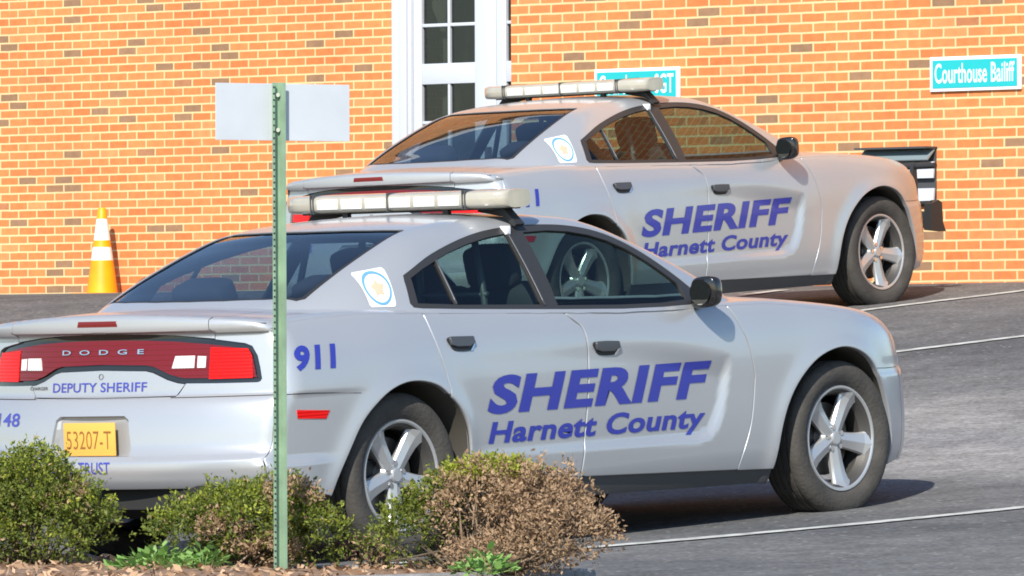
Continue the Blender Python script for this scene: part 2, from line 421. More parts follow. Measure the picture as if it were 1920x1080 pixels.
def text2d(txt, bold=0.0, cell=.05, sx=1.0):
    """filled outlines of a line of text, scaled to cap height about 1, cut into a grid so that it can follow a curved surface"""
    cu = bpy.data.curves.new("t", 'FONT'); cu.body = txt; cu.size = 1; cu.offset = bold; cu.space_character = 1.0 + max(0, bold) * 1.6; cu.resolution_u = 4; cu.fill_mode = 'FRONT'
    ob = bpy.data.objects.new("t", cu); COL.objects.link(ob)
    dg = bpy.context.evaluated_depsgraph_get(); dg.update(); me = bpy.data.meshes.new_from_object(ob.evaluated_get(dg))
    bpy.data.objects.remove(ob); bpy.data.curves.remove(cu)
    bm = bmesh.new(); bm.from_mesh(me); bpy.data.meshes.remove(me)
    xs = [v.co.x for v in bm.verts]; ys = [v.co.y for v in bm.verts]; x0, x1, y0, y1 = min(xs), max(xs), min(ys), max(ys)
    k = cell * (y1 - y0) / .7
    for ax, lo, hi in ((0, x0, x1), (1, y0, y1)):
        q = lo + k
        while q < hi:
            n = Vector((1, 0, 0)) if ax == 0 else Vector((0, 1, 0))
            bmesh.ops.bisect_plane(bm, geom=list(bm.verts) + list(bm.edges) + list(bm.faces), plane_co=n * q, plane_no=n); q += k
    bmesh.ops.triangulate(bm, faces=list(bm.faces))
    bm.verts.index_update()
    V = np.array([(v.co.x, v.co.y) for v in bm.verts]); F = [tuple(v.index for v in f.verts) for f in bm.faces]; bm.free()
    return V, F, (x0, x1, y0, y1)

def decal(name, txt, lift, u0, u1, v0, v1, m, parent, shear=0.0, bold=0.0, off=.003, rise=0.0, cell=.2, hgrow=0.0):
    """text filling the box u0..u1 x v0..v1 of a surface (u may run backwards)"""
    V, F, (x0, x1, y0, y1) = text2d(txt, bold, cell)
    a = (V[:, 0] - x0) / (x1 - x0); b = (V[:, 1] - y0) / (y1 - y0); s = 1 if u1 > u0 else -1
    U = u0 + a * (u1 - u0) + s * shear * b * (v1 - v0); W_ = v0 + b * (v1 - v0) * (1 + hgrow * a) + rise * a
    P, N = lift(U, W_); P = P + N * off
    F = np.array(F); g = np.cross(P[F[:, 1]] - P[F[:, 0]], P[F[:, 2]] - P[F[:, 0]]); bad = (g * N[F[:, 0]]).sum(1) < 0; F[bad] = F[bad][:, ::-1]
    return from_normals(name, P, F, N, m, parent)

# ------------------------------------------------------------------ ground
_h = pchip([-400, -60, -12, -6, -2.5, 0, 3, 6, 9, 11.85, 13.6, 15.5, 18, 21, 400], [-14, -2.6, -.60, -.31, -.125, 0, .19, .46, .76, 1.043, 1.19, 1.335, 1.385, 1.40, 2.5])
def ground(x, y):
    x = np.asarray(x, float); y = np.asarray(y, float); t = sstep(0, 11.85, y)
    c = (.008 + .008 * t) * (1 - sstep(13.2, 16.5, y)); c = c * (1 - sstep(25, 60, np.abs(x)))
    return _h(y) + c * (x + 9.15 * t)
gx = sorted(set(list(range(-300, -40, 20)) + [x * 1.0 for x in range(-40, 31)] + list(range(40, 301, 20))))
gy = sorted(set(list(range(-300, -40, 20)) + [y * .5 for y in range(-80, 50)] + list(range(26, 300, 25))))
GV = [(x, y, float(ground(x, y))) for y in gy for x in gx]; nx = len(gx)
GF = [(j * nx + i, j * nx + i + 1, (j + 1) * nx + i + 1, (j + 1) * nx + i) for j in range(len(gy) - 1) for i in range(nx - 1)]
g_ = mesh("ground", GV, GF, M['asphalt'], smooth=True); g_['kind'] = 'structure'

def strip(name, a, b, wd, m, dz=.006, n=60):
    a = np.array(a); b = np.array(b); d = (b - a) / np.linalg.norm(b - a); q = np.array([-d[1], d[0]]) * wd / 2; V = []
    for i in range(n + 1):
        p = a + (b - a) * i / n; k = rng.uniform(.86, 1.1)
        for s in (-1, 1):
            x, y = p + q * s * k; V.append((x, y, float(ground(x, y)) + dz))
    o = mesh(name, V, [(2 * i, 2 * i + 1, 2 * i + 3, 2 * i + 2) for i in range(n)], m, smooth=True); o['kind'] = 'structure'
    return o
strip("painted_line", (1.15, -1.95), (2.35, 3.8), .125, M['line'])
strip("painted_line", (-6.1, 7.5), (-4.0, 11.7), .125, M['line'])
strip("painted_line", (-7.875, 9.6), (-7.86, 14.9), .125, M['line'])
strip("painted_line", (-10.62, 10.0), (-10.42, 14.9), .125, M['line'])

# ------------------------------------------------------------------ buildings
def box_obj(name, a, b, m, parent=None, bev=0.0):
    return B().box(a, b, bev=bev).build(name, m, parent, auto=40 if bev else None)

bl = empty("brick_building", (-11, 15.55, 1.0)); tag(bl, "orange brick building wall behind the farther car, with two teal signs on it", "building")
def wall_box(name, x0, x1, y0, y1, z0, z1, par, m):
    o = B().box((x0, y0, z0), (x1, y1, z1)).build(name, m); o.parent = par; o.matrix_parent_inverse = Matrix.Translation(-Vector(par.location)); return o
wall_box("wall", -13.385, -6.1, 15.55, 27, .6, 8.6, bl, M['brick'])
r = wall_box("roof", -13.5, -5.98, 15.25, 27.2, 8.603, 8.95, bl, M['winwhite'])
b2 = empty("brick_building", (-24, 20, 1.0)); tag(b2, "set back orange brick wall on the left, behind the traffic cone and white door", "building")
wall_box("wall", -60, -18.48, 20.0, 31, .6, 11.5, b2, M['brick'])
wall_box("wall", -16.2, -13.0, 20.0, 31, .6, 11.5, b2, M['brick'])
wall_box("wall", -18.478, -16.202, 20.0, 31, 4.6, 11.5, b2, M['brick'])
wall_box("wall", -18.478, -16.202, 20.6, 31, .6, 4.598, b2, M['int'])  # dark backing whose colour stands for the unlit room behind the panes
wall_box("roof", -60.1, -13.0, 19.7, 31.2, 11.503, 11.9, b2, M['winwhite'])

# white french doors in the left wall
dr = empty("white_door", (-17.34, 20.0, 1.39)); tag(dr, "tall white glazed double door with small panes, between the two brick walls", "door")
def wpart(name, boxes, m, par=dr, bev=.006):
    b = B()
    for a, c in boxes: b.box(a, c, bev=bev)
    o = b.build(name, m, auto=40); o.parent = par; o.matrix_parent_inverse = Matrix.Translation(-Vector(dr.location)); return o
X0, XL = -18.478, -18.205
wpart("frame", [((X0, 19.985, 1.38), (X0 + .075, 20.10, 4.59)), ((X0 + .077, 19.975, 1.38), (X0 + .16, 20.10, 4.59)), ((X0 + .162, 19.99, 1.38), (-18.28, 20.12, 4.59)),
                ((-16.36, 19.95, 1.38), (-16.21, 20.12, 4.59)), ((-18.278, 19.985, 4.40), (-16.365, 20.10, 4.588)), ((-18.278, 19.97, 1.36), (-16.365, 20.12, 1.42))], M['winwhite'])
cols = [(-18.196, -17.932), (-17.909, -17.647)]
rows = [(4.02, 3.775), (3.752, 3.468), (3.442, 3.158), (2.998, 2.714), (2.690, 2.406), (2.382, 2.10)]
def leaf(x0, x1, cols, name="door_leaf"):
    ys = (20.02, 20.07); bs = []
    edges = [x0] + [c for p in cols for c in p] + [x1]
    bs.append(((x0, ys[0], 1.425), (cols[0][0], ys[1], 4.395))); bs.append(((cols[-1][1], ys[0], 1.425), (x1, ys[1], 4.395)))
    zt = [4.395] + [z for r in rows for z in r] + [1.425]
    for i in range(0, len(zt), 2):
        thin = zt[i] - zt[i + 1] < .05
        bs.append(((cols[0][0] + .001, ys[0] + (.008 if thin else .002), zt[i + 1]), (cols[-1][1] - .001, ys[1] - .002, zt[i])))
    bs.append(((cols[0][1], ys[0] + .006, 2.1), (cols[1][0], ys[1] - .004, 4.02)))
    o = wpart(name, bs, M['winwhite'], bev=.004)
    g = wpart("pane", [((cols[0][0] - .01, 20.050, 2.0), (cols[-1][1] + .01, 20.056, 4.05))], M['doorglass'], bev=0)
    g.parent = o; g.matrix_parent_inverse = Matrix.Identity(4)
    return o
leaf(-18.278, -17.43, cols)
def curtain(pts):
    V = []; n = len(pts)
    for k, (z, x0, x1) in enumerate(pts):
        for i in range(25): t = i / 24; V.append((x0 + (x1 - x0) * t, 20.14 + .012 * math.sin(t * 19 + z * 2), z))
    o = mesh("curtain", V, [(k * 25 + i, k * 25 + i + 1, (k + 1) * 25 + i + 1, (k + 1) * 25 + i) for k in range(n - 1) for i in range(24)], M['curtain'], smooth=True)
    o.parent = dr; o.matrix_parent_inverse = Matrix.Translation(-Vector(dr.location))
curtain([(4.1, -18.2, -17.98), (3.6, -18.2, -18.05), (3.38, -18.08, -18.06), (3.25, -18.08, -17.98), (3.0, -18.08, -17.93), (2.75, -18.08, -17.97), (2.3, -18.10, -17.99)])
off = -17.327 - cols[0][0]
leaf(-17.425, -16.37, [(a + off, b + off) for a, b in cols])
hd = wpart("handle", [((-17.50, 19.96, 2.30), (-17.47, 20.018, 2.5))], M['handle'])

# teal wall signs
def wall_sign(x, txt, label):
    o = empty("wall_sign", (x, 15.55, 2.73)); tag(o, label, "sign", "teal name signs on the brick wall")
    p = B().box((-.382, -.022, -.116), (.382, -.002, .116), bev=.004).build("sign_panel", M['signwhite'], o, auto=40)
    q = B().box((-.355, -.0255, -.093), (.355, -.0225, .093)).build("sign_face", M['teal'], o)
    lift = lambda U, V: (np.stack([U, np.full_like(U, -.027), V], 1), np.tile([0., -1., 0.], (len(U), 1)))
    decal("lettering", txt, lift, -.335, .335, -.062, .072, M['signwhite'], o, bold=.012, off=.0)
    return o
wall_sign(-9.28, "Courthouse Bailiff", "teal sign with white border reading Courthouse Bailiff, on the bare brick at the right edge")
wall_sign(-12.224, "Courthouse SGT", "teal sign with white border mostly hidden behind the farther car's light bar")

# wall vent behind the nose of the far car
v = empty("wall_vent", (-9.92, 15.55, 1.9)); tag(v, "metal wall vent with white and grey louvres on brick, beside the farther car's bonnet", "vent")
B().box((-.298, -.009, -.03), (.298, -.003, .335)).build("casing", M['ventdark'], v)
B().box((-.305, -.13, .337), (.305, -.003, .350)).build("cap", M['ventdark'], v)
B().prism([(-.11, .262), (-.03, .335), (-.021, .335), (-.021, .325), (-.10, .255)], -.298, .298, axes='yz').build("hood", M['vent'], v)
for z0, z1 in ((.238, .250), (.140, .228), (-.028, .072)):
    B().prism([(-.045, z0), (-.032, z1), (-.018, z1), (-.030, z0)], -.298, .298, axes='yz').build("louvre", M['winwhite'], v)

# ------------------------------------------------------------------ traffic cone
def cone(loc):
    o = empty("traffic_cone", loc); tag(o, "orange traffic cone with two white reflective bands against the left brick wall", "traffic cone")
    R = lambda z: .125 - (z - .03) * (.125 - .032) / .68
    B().lathe([(0, .71), (.024, .71), (.032, .70), (R(.62), .62)], 40, 'z').build("tip", M['cone'], o, auto=50)
    B().lathe([(R(.62), .62), (R(.45), .45)], 40, 'z').build("reflective_band", M['cone_band'], o, smooth=True)
    B().lathe([(R(.45), .45), (R(.395), .395)], 40, 'z').build("collar", M['cone'], o, smooth=True)
    B().lathe([(R(.395), .395), (R(.29), .29)], 40, 'z').build("reflective_band", M['cone_band'], o, smooth=True)
    B().lathe([(R(.29), .29), (R(.03), .03), (.14, .03)], 40, 'z').build("skirt", M['cone'], o, auto=50)
    B().box((-.185, -.185, 0), (.185, .185, .03), bev=.012).build("base", M['cone'], o, auto=40)
    return o
cone((-21.40, 19.78, float(ground(-21.4, 19.78)) - .01))

# ------------------------------------------------------------------ the car: surfaces (x forward, y left, z up)
WX = pchip([-2.6, -2.4, -2.2, -1.95, -1.6, -1.2, -.6, .3, .9, 1.4, 1.8, 2.1, 2.45], [-.085, -.050, -.026, -.008, .012, .004, .002, 0, 0, .004, -.016, -.06, -.15])
WZ = pchip([.15, .20, .27, .34, .45, .60, .74, .84, .92, .98, 1.04, 1.12], [.862, .888, .913, .926, .934, .940, .944, .938, .922, .900, .872, .83])
ARF = spline([(.925, .17), (.94, .27), (.975, .42), (1.03, .54), (1.115, .64), (1.235, .722), (1.375, .762), (1.50, .755), (1.63, .70), (1.72, .61), (1.785, .50), (1.825, .38), (1.84, .28), (1.835, .20)], 4)
ARR = spline([(-2.06, .28), (-2.02, .36), (-1.945, .48), (-1.872, .59), (-1.80, .66), (-1.70, .725), (-1.595, .757), (-1.487, .758), (-1.381, .733), (-1.303, .684), (-1.226, .617), (-1.183, .543), (-1.170, .46), (-1.166, .36), (-1.166, .27)], 4)
SC_T = spline([(-1.3, .955), (-.431, .926), (.005, .892), (.378, .836), (.56, .800)], 5)
SC_B = spline([(.615, .785), (.636, .74), (.605, .59), (.56, .475), (.50, .405), (.42, .380)], 5) + [(.391, .378), (-.381, .386), (-1.3, .394)]
SCAL = SC_T + SC_B
def W(x, z):
    h = WX(x) + WZ(z)
    d = np.minimum(pdist(ARF, x, z, False), pdist(ARR, x, z, False)); h = h + .013 * np.exp(-(d / .055) ** 2)
    ins = inside(SCAL, x, z)
    g = sstep(0, .14, np.where(ins, pdist(SC_T, x, z, False), 0)) * sstep(0, .058, np.where(ins, pdist(SC_B, x, z, False), 0))
    fade = .45 * sstep(-1.22, -1.0, x) + .55 * sstep(-.9, .1, x); front = sstep(-.2, .5, x)
    h = h - (.016 + .008 * front) * fade * g
    # crease through the rear quarter
    h = h + .006 * sstep(-1.75, -2.1, x) * sstep(.725, .745, z) * sstep(.9, .76, z)
    # shelf along the bumper side
    h = h + .022 * sstep(-1.98, -2.2, x) * sstep(.475, .45, z)
    return h
ZT = pchip([-2.6, -2.48, -2.3, -2.0, -1.8, -1.4, -.9, -.4, 0, .4, .7, .9, 1.31, 1.7, 1.9, 2.02, 2.2, 2.5], [1.040, 1.046, 1.058, 1.076, 1.080, 1.062, 1.040, 1.018, 1.004, 1.0, 1.004, 1.006, .980, .930, .885, .845, .79, .68])
CR = pchip([-2.6, -2.3, -2.0, -1.2, .6, 1.0, 1.8, 2.5], [.050, .046, .035, .0, .0, .03, .045, .045])
def T(x, h):
    t = ZT(x) + CR(x) * (1 - (h / .8) ** 2)
    return t + .007 * np.exp(-((x + 2.47 - .14 * (h / .757) ** 2.3) / .07) ** 2) * sstep(.9, .7, h)
RO = pchip([.15, .22, .30, .36, .40, .445, .475, .505, .54, .60, .68, .742, .752, .80, .87, .95, 1.010, 1.0195, 1.0245, 1.045, 1.08, 1.14], [.14, .07, .00, -.095, -.122, -.134, -.132, -.098, -.080, -.072, -.055, -.020, .002, .010, .020, .032, .040, .036, .004, .001, .003, .012])
def R(h, z): return -2.49 + .14 * (np.abs(h) / .757) ** 2.3 + RO(z)
NO = pchip([.15, .22, .3, .42, .55, .62, .64, .72, .80, .88, .96, 1.05], [-.12, -.05, -.01, 0, -.005, -.012, -.03, -.045, -.07, -.12, -.20, -.32])
def Nn(h, z): return 2.46 - .46 * (np.abs(h) / .82) ** 3 + NO(z)
def smax(a, b, k):
    q = np.maximum(k - np.abs(a - b), 0) / k; return np.maximum(a, b) + q * q * k * .25
def Fb(x, h, z):
    h = np.abs(h)
    s = h - W(x, z)
    kt = .020 + .015 * sstep(-2.4, -2.2, x) + .05 * sstep(.7, 1.7, x)
    f = smax(s, (R(h, z) - x) * .9, .06)
    f = smax(f, (x - Nn(h, z)) * .8, .12)
    return smax(f, z - T(x, h), kt)
GX = pchip([-2.3, -2.05, -1.93, -1.75, -1.53, -1.32, -1.13, -.9, -.7, -.45, -.2, 0, .12, .35, .7, 1.0, 1.25], [.90, 1.058, 1.125, 1.197, 1.283, 1.358, 1.415, 1.449, 1.461, 1.464, 1.457, 1.440, 1.412, 1.318, 1.160, 1.012, .88])
def Fg(x, h, z):
    h = np.abs(h)
    hs = .892 - .62 * (z - 1) - .2 * (z - 1) ** 2 - .42 * np.maximum(-1.2 - x, 0) ** 2 - .30 * np.maximum(x - .25, 0) ** 2
    p = GX(x) - .028 * (h / .57) ** 2.2
    return smax(h - hs, (z - p) * .9, .075 + .07 * sstep(-.9, -1.5, x))

def root(f, lo, hi, shape, it=44):
    a = np.full(shape, lo, float); b = np.full(shape, hi, float)
    for _ in range(it):
        m = (a + b) / 2; s = f(m) < 0; a = np.where(s, m, a); b = np.where(s, b, m)
    return (a + b) / 2
def grad(f, x, h, z, e=.0025):
    g = np.stack([f(x + e, h, z) - f(x - e, h, z), f(x, h + e, z) - f(x, h - e, z), f(x, h, z + e) - f(x, h, z - e)], 1)
    return g / (np.linalg.norm(g, axis=1, keepdims=True) + 1e-9)
def lift_side(s, f=None):
    f = f or Fb
    def L(U, V):
        U = np.asarray(U, float); V = np.asarray(V, float); h = root(lambda m: f(U, m, V), 0, 1.3, U.shape); N = grad(f, U, h, V)
        return np.stack([U, s * h, V], 1), N * [1, s, 1]
    return L
def lift_rear(U, V):                                   # U = y, V = z
    U = np.asarray(U, float); V = np.asarray(V, float); h = np.abs(U)
    x = -root(lambda m: Fb(-m, h, V), 1.2, 3.0, U.shape); N = grad(Fb, x, h, V); return np.stack([x, U, V], 1), N * np.stack([np.ones_like(U), np.where(U < 0, -1, 1), np.ones_like(U)], 1)
def lift_nose(U, V):
    U = np.asarray(U, float); V = np.asarray(V, float); h = np.abs(U)
    x = root(lambda m: Fb(m, h, V), 1.0, 3.0, U.shape); N = grad(Fb, x, h, V); return np.stack([x, U, V], 1), N * np.stack([np.ones_like(U), np.where(U < 0, -1, 1), np.ones_like(U)], 1)
def lift_top(f=None, lo=.3, hi=1.8):
    f = f or Fb
    def L(U, V):                                       # U = x, V = y
        U = np.asarray(U, float); V = np.asarray(V, float); h = np.abs(V)
        z = root(lambda m: f(U, h, m), lo, hi, U.shape); N = grad(f, U, h, z); return np.stack([U, V, z], 1), N * np.stack([np.ones_like(U), np.where(V < 0, -1, 1), np.ones_like(U)], 1)
    return L
A1 = np.ones(1)
def hside(x, z, f=Fb): return lift_side(1, f)(np.atleast_1d(x).astype(float), np.atleast_1d(z).astype(float))[0][:, 1]
def ze(x):                                              # where the flank rolls over into the top
    x = np.atleast_1d(np.asarray(x, float)); z = T(x, WX(x) + .90)
    for _ in range(6): z = T(x, WX(x) + WZ(z)) - .014 - .012 * sstep(.9, 1.7, x)
    return z
def xe(z): return R(.84, np.asarray(z, float)) + .03
def xn(z): return Nn(.80, np.asarray(z, float)) - .015

ZB = lambda x: .234 + (.931 - x) * .0326                # lower edge of the doors
gapF = spline([(.668, .995), (.705, .93), (.757, .822), (.79, .70), (.793, .628), (.765, .45), (.70, .29), (.685, ZB(.685))], 5)
gapM = spline([(-.456, 1.016), (-.405, .975), (-.360, .935), (-.346, .86), (-.345, .78), (-.36, .6), (-.385, .45), (-.413, .30), (-.415, ZB(-.415))], 5)
gapR = spline([(-1.368, 1.055), (-1.358, .95), (-1.333, .84), (-1.312, .765), (-1.296, .69)], 5)
def topline(x0, x1, n=24): X = np.linspace(x0, x1, n); return list(zip(X, ze(X)))
def near(line, z): return line
arfi = [p for p in ARF]
ir = min(range(len(ARR)), key=lambda i: abs(ARR[i][0] + 1.300) + (0 if ARR[i][1] > .6 else 9))
def clip_top(line):                                     # start a gap line at the shoulder
    x0 = line[0][0]; z0 = float(ze(x0)[0]); return [(x0, z0)] + [p for p in line if p[1] < z0 - .02]
gF, gM, gR = clip_top(gapF), clip_top(gapM), clip_top(gapR)
ARFc = [p for p in ARF if not (p[0] < 1.0 and p[1] < ZB(.925) + .005)]
xcn = float(xn(.88)); 
# fender: from the front gap to the nose corner
zs = np.linspace(.84, .215, 14); zcorner = .84
def xtop_front():                                       # x where the shoulder meets the nose boundary
    x = 1.9
    for _ in range(20): x = float(xn(float(ze(x)[0])))
    return x
def xtop_rear():
    x = -2.3
    for _ in range(20): x = float(xe(float(ze(x)[0])))
    return x
XTF, XTR = xtop_front(), xtop_rear()
zF, zR = float(ze(XTF)[0]), float(ze(XTR)[0])
up = lambda L, d: [(x, z + d) for x, z in L]
P_fender = up(topline(gF[0][0], XTF, 26), .007) + [(float(xn(z)), z) for z in np.linspace(zF, .215, 16)[1:]] + [(1.86, .205)] + [p for p in ARFc[::-1]] + [(.932, ZB(.932))] + gF[::-1][:-1]
P_front_door = up(topline(gM[0][0], gF[0][0], 20), .012) + gF[1:] + gM[::-1][:-1]
P_rear_door = up(topline(gR[0][0], gM[0][0], 20), .012) + gM[1:] + [(-1.166, ZB(-1.166))] + [p for p in ARR[ir:][::-1] if p[1] > ZB(-1.166) + .01] + gR[::-1][1:-1]
P_quarter = [(float(xe(z)), z) for z in np.linspace(.36, zR, 30)] + up(topline(XTR, gR[0][0], 26)[1:], .007) + gR[1:-1] + ARR[:ir + 1][::-1][:-1] + [(-2.062, .30)]

# glasshouse outlines, side view
DLO = spline([(-1.332, 1.212), (-1.14, 1.281), (-.968, 1.327), (-.806, 1.361), (-.655, 1.383), (-.481, 1.396), (-.371, 1.399), (-.238, 1.396), (-.108, 1.388), (.015, 1.370), (.128, 1.340), (.226, 1.296), (.313, 1.239), (.393, 1.176), (.47, 1.112), (.545, 1.045)], 3) + [(.56, 1.012), (.44, 1.004), (.235, 1.002), (-.037, 1.006), (-.432, 1.022), (-.564, 1.028), (-1.077, 1.052), (-1.33, 1.066), (-1.375, 1.072), (-1.385, 1.09), (-1.345, 1.19)]
G_front = [(-.405, 1.366), (-.238, 1.368), (-.108, 1.358), (.01, 1.338), (.112, 1.308), (.206, 1.265), (.29, 1.208), (.365, 1.150), (.425, 1.100), (.43, 1.032), (.235, 1.024), (-.037, 1.028), (-.455, 1.044), (-.43, 1.15)]
G_rear = [(-.525, 1.365), (-.655, 1.353), (-.806, 1.331), (-.968, 1.298), (-1.072, 1.270), (-1.098, 1.075), (-.56, 1.052), (-.545, 1.17)]
G_quarter = [(-1.090, 1.264), (-1.2, 1.233), (-1.296, 1.199), (-1.336, 1.092), (-1.116, 1.077)]

def plan_pts(poly, s, f=Fg):
    P = np.array(resample(poly, .03)); h = hside(P[:, 0], P[:, 1], f); return [(float(a), s * float(b)) for a, b in zip(P[:, 0], h)]
# where the glasshouse meets the lower body (plan)
def glass_base(d=.012):
    out = []
    for t in np.linspace(0, 2 * math.pi, 120, endpoint=False):
        c, s = math.cos(t), math.sin(t); q = np.linspace(.2, 2.2, 900); x = -.45 + q * c * 1.0; y = q * s
        ok = (np.abs(y) < .93) & (x > -2.3) & (x < 1.25); q = q[ok]; x = x[ok]; y = y[ok]
        z = T(x, np.abs(y)) - d; g = Fg(x, y, z); k = int(np.argmax(g > 0)) if (g > 0).any() else len(q) - 1; out.append((float(x[k]), float(y[k])))
    return out
GB = glass_base()

# ------------------------------------------------------------------ the car: outlines of the rear, the nose and the top
def mir(half): return [(-y, z) for y, z in half] + [(y, z) for y, z in half[::-1]]
LAMP_TOP = [(0, 1.016), (.12, 1.015), (.25, 1.012), (.405, 1.004), (.558, .990), (.64, .979), (.717, .967)]
LAMP_END = [(.748, .954), (.773, .912), (.787, .86), (.796, .814), (.79, .803), (.778, .799)]
LAMP_BOT = [(.60, .800), (.45, .803), (.419, .807), (.364, .822), (.289, .853), (.25, .861), (0, .867)]
LAMP = LAMP_TOP + LAMP_END + LAMP_BOT                    # right half as |y|
LAMP_FULL = [(y, z) for y, z in LAMP] + [(-y, z) for y, z in LAMP[::-1][1:-1]]
def yrear(z): return hside(np.atleast_1d(xe(z)), np.atleast_1d(z))
def ztr(y):
    y = np.abs(np.atleast_1d(np.asarray(y, float))); z = np.full(y.shape, 1.06)
    for _ in range(8): z = T(R(y, z), y) - .016
    return z
YC = float(hside(XTR, zR)[0])
def xtopr(y):
    y = np.atleast_1d(np.asarray(y, float)); return lift_rear(y, ztr(y))[0][:, 0] + .003
def ynose(z): return hside(np.atleast_1d(xn(z)), np.atleast_1d(z))
YN = float(hside(XTF, zF)[0])
def ztn(y):
    y = np.abs(np.atleast_1d(np.asarray(y, float))); z = np.full(y.shape, .8)
    for _ in range(20): z = .5 * z + .5 * (T(Nn(y, z), y) - .03)
    zc = z; t = sstep(.6, YN, y); return zc * (1 - t) + zF * t
def xtopn(y):
    y = np.atleast_1d(np.asarray(y, float)); return lift_nose(y, ztn(y))[0][:, 0] - .003
YL_ = .585                                               # half width of the boot lid and its spoiler
LT_IN = [p for p in LAMP_TOP if p[0] < YL_ - .01]; LT_OUT = [p for p in LAMP_TOP if p[0] > YL_ + .01]
zb = np.linspace(.36, zR, 26)
re_right = list(zip(yrear(zb), zb))
ys_ = np.linspace(YC, YL_, 6)
half = re_right + list(zip(ys_, ztr(ys_) + .008))[1:] + [(YL_, .9868)] + LT_OUT + LAMP_END + LAMP_BOT[:1] + [(.46, .8025), (.42, .747), (0, .7435)]
P_rear = [(y, z) for y, z in half] + [(-y, z) for y, z in half[::-1][1:]]
yb = np.linspace(-YL_ + .003, YL_ - .003, 40)
P_lid_band = list(zip(yb, ztr(yb) + .010)) + [(y, z + .003) for y, z in [(YL_ - .003, .987)] + LT_IN[::-1]] + [(-y, z + .003) for y, z in LT_IN[1:] + [(YL_ - .003, .987)]]
P_lid_low = [(y, z - .003) for y, z in LAMP_BOT[1:]] + [(-y, z - .003) for y, z in LAMP_BOT[::-1][1:-1]] + [(-.452, .798), (-.416, .752), (0, .749), (.416, .752), (.452, .798)]
RECESS = [(-.245, .50), (.245, .50), (.215, .655), (.19, .672), (-.19, .672), (-.215, .655)]
xs_ = np.linspace(XTR, XTF, 90); hs_ = hside(xs_, ze(xs_))
ynl = np.linspace(YN, .60, 8)[1:]
fl = list(zip(xs_, hs_))                                  # left flank, front to rear when reversed
LIDX = -2.02
P_top_half = [(LIDX, 0), (LIDX + .01, .4), (LIDX + .03, YL_), ] + list(zip(xtopr(np.linspace(YL_, YC, 6)), np.linspace(YL_, YC, 6)))[:-1] + fl + list(zip(xtopn(ynl), ynl)) + [(1.9, .63), (1.4, .70), (1.05, .725), (1.06, .5), (1.08, 0)]
P_top = P_top_half + [(x, -y) for x, y in P_top_half[::-1][1:-1]]
hy = np.linspace(-.597, .597, 25)
P_hood = [(1.083, 0), (1.063, .5), (1.054, .722), (1.4, .697), (1.9, .627)] + list(zip(xtopn(hy[::-1]), hy[::-1])) + [(1.9, -.627), (1.4, -.697), (1.054, -.722), (1.063, -.5)]
ly = np.linspace(-YL_ + .004, YL_ - .004, 31)
P_lid_top = list(zip(xtopr(ly), ly)) + [(LIDX + .026, YL_ - .004), (LIDX + .006, .4), (LIDX - .004, 0), (LIDX + .006, -.4), (LIDX + .026, -YL_ + .004)]
znn = np.linspace(.215, zF, 20)
nh = list(zip(ynose(znn), znn)) + list(zip(np.linspace(YN, .01, 14)[1:], ztn(np.linspace(YN, .01, 14)[1:])))
P_nose = nh + [(-y, z) for y, z in nh[::-1]]
RG = [(-1.14, 0), (-1.132, .16), (-1.105, .34), (-1.06, .505), (-1.075, .527), (-1.2, .541), (-1.4, .560), (-1.62, .577), (-1.80, .587), (-1.835, .565), (-1.875, .42), (-1.905, .2), (-1.912, 0)]
RG_FULL = RG + [(x, -y) for x, y in RG[::-1][1:-1]]
WS = [(.135, 0), (.125, .25), (.085, .48), (.105, .545), (.30, .61), (.52, .68), (.74, .745), (.80, .72), (.90, .50), (.945, .25), (.955, 0)]
WS_FULL = WS + [(x, -y) for x, y in WS[::-1][1:-1]]
top_b, top_g = lift_top(Fb), lift_top(Fg, .6, 1.8)
AR_R, AR_L = lift_side(-1), lift_side(1)
GR_R, GR_L = lift_side(-1, Fg), lift_side(1, Fg)

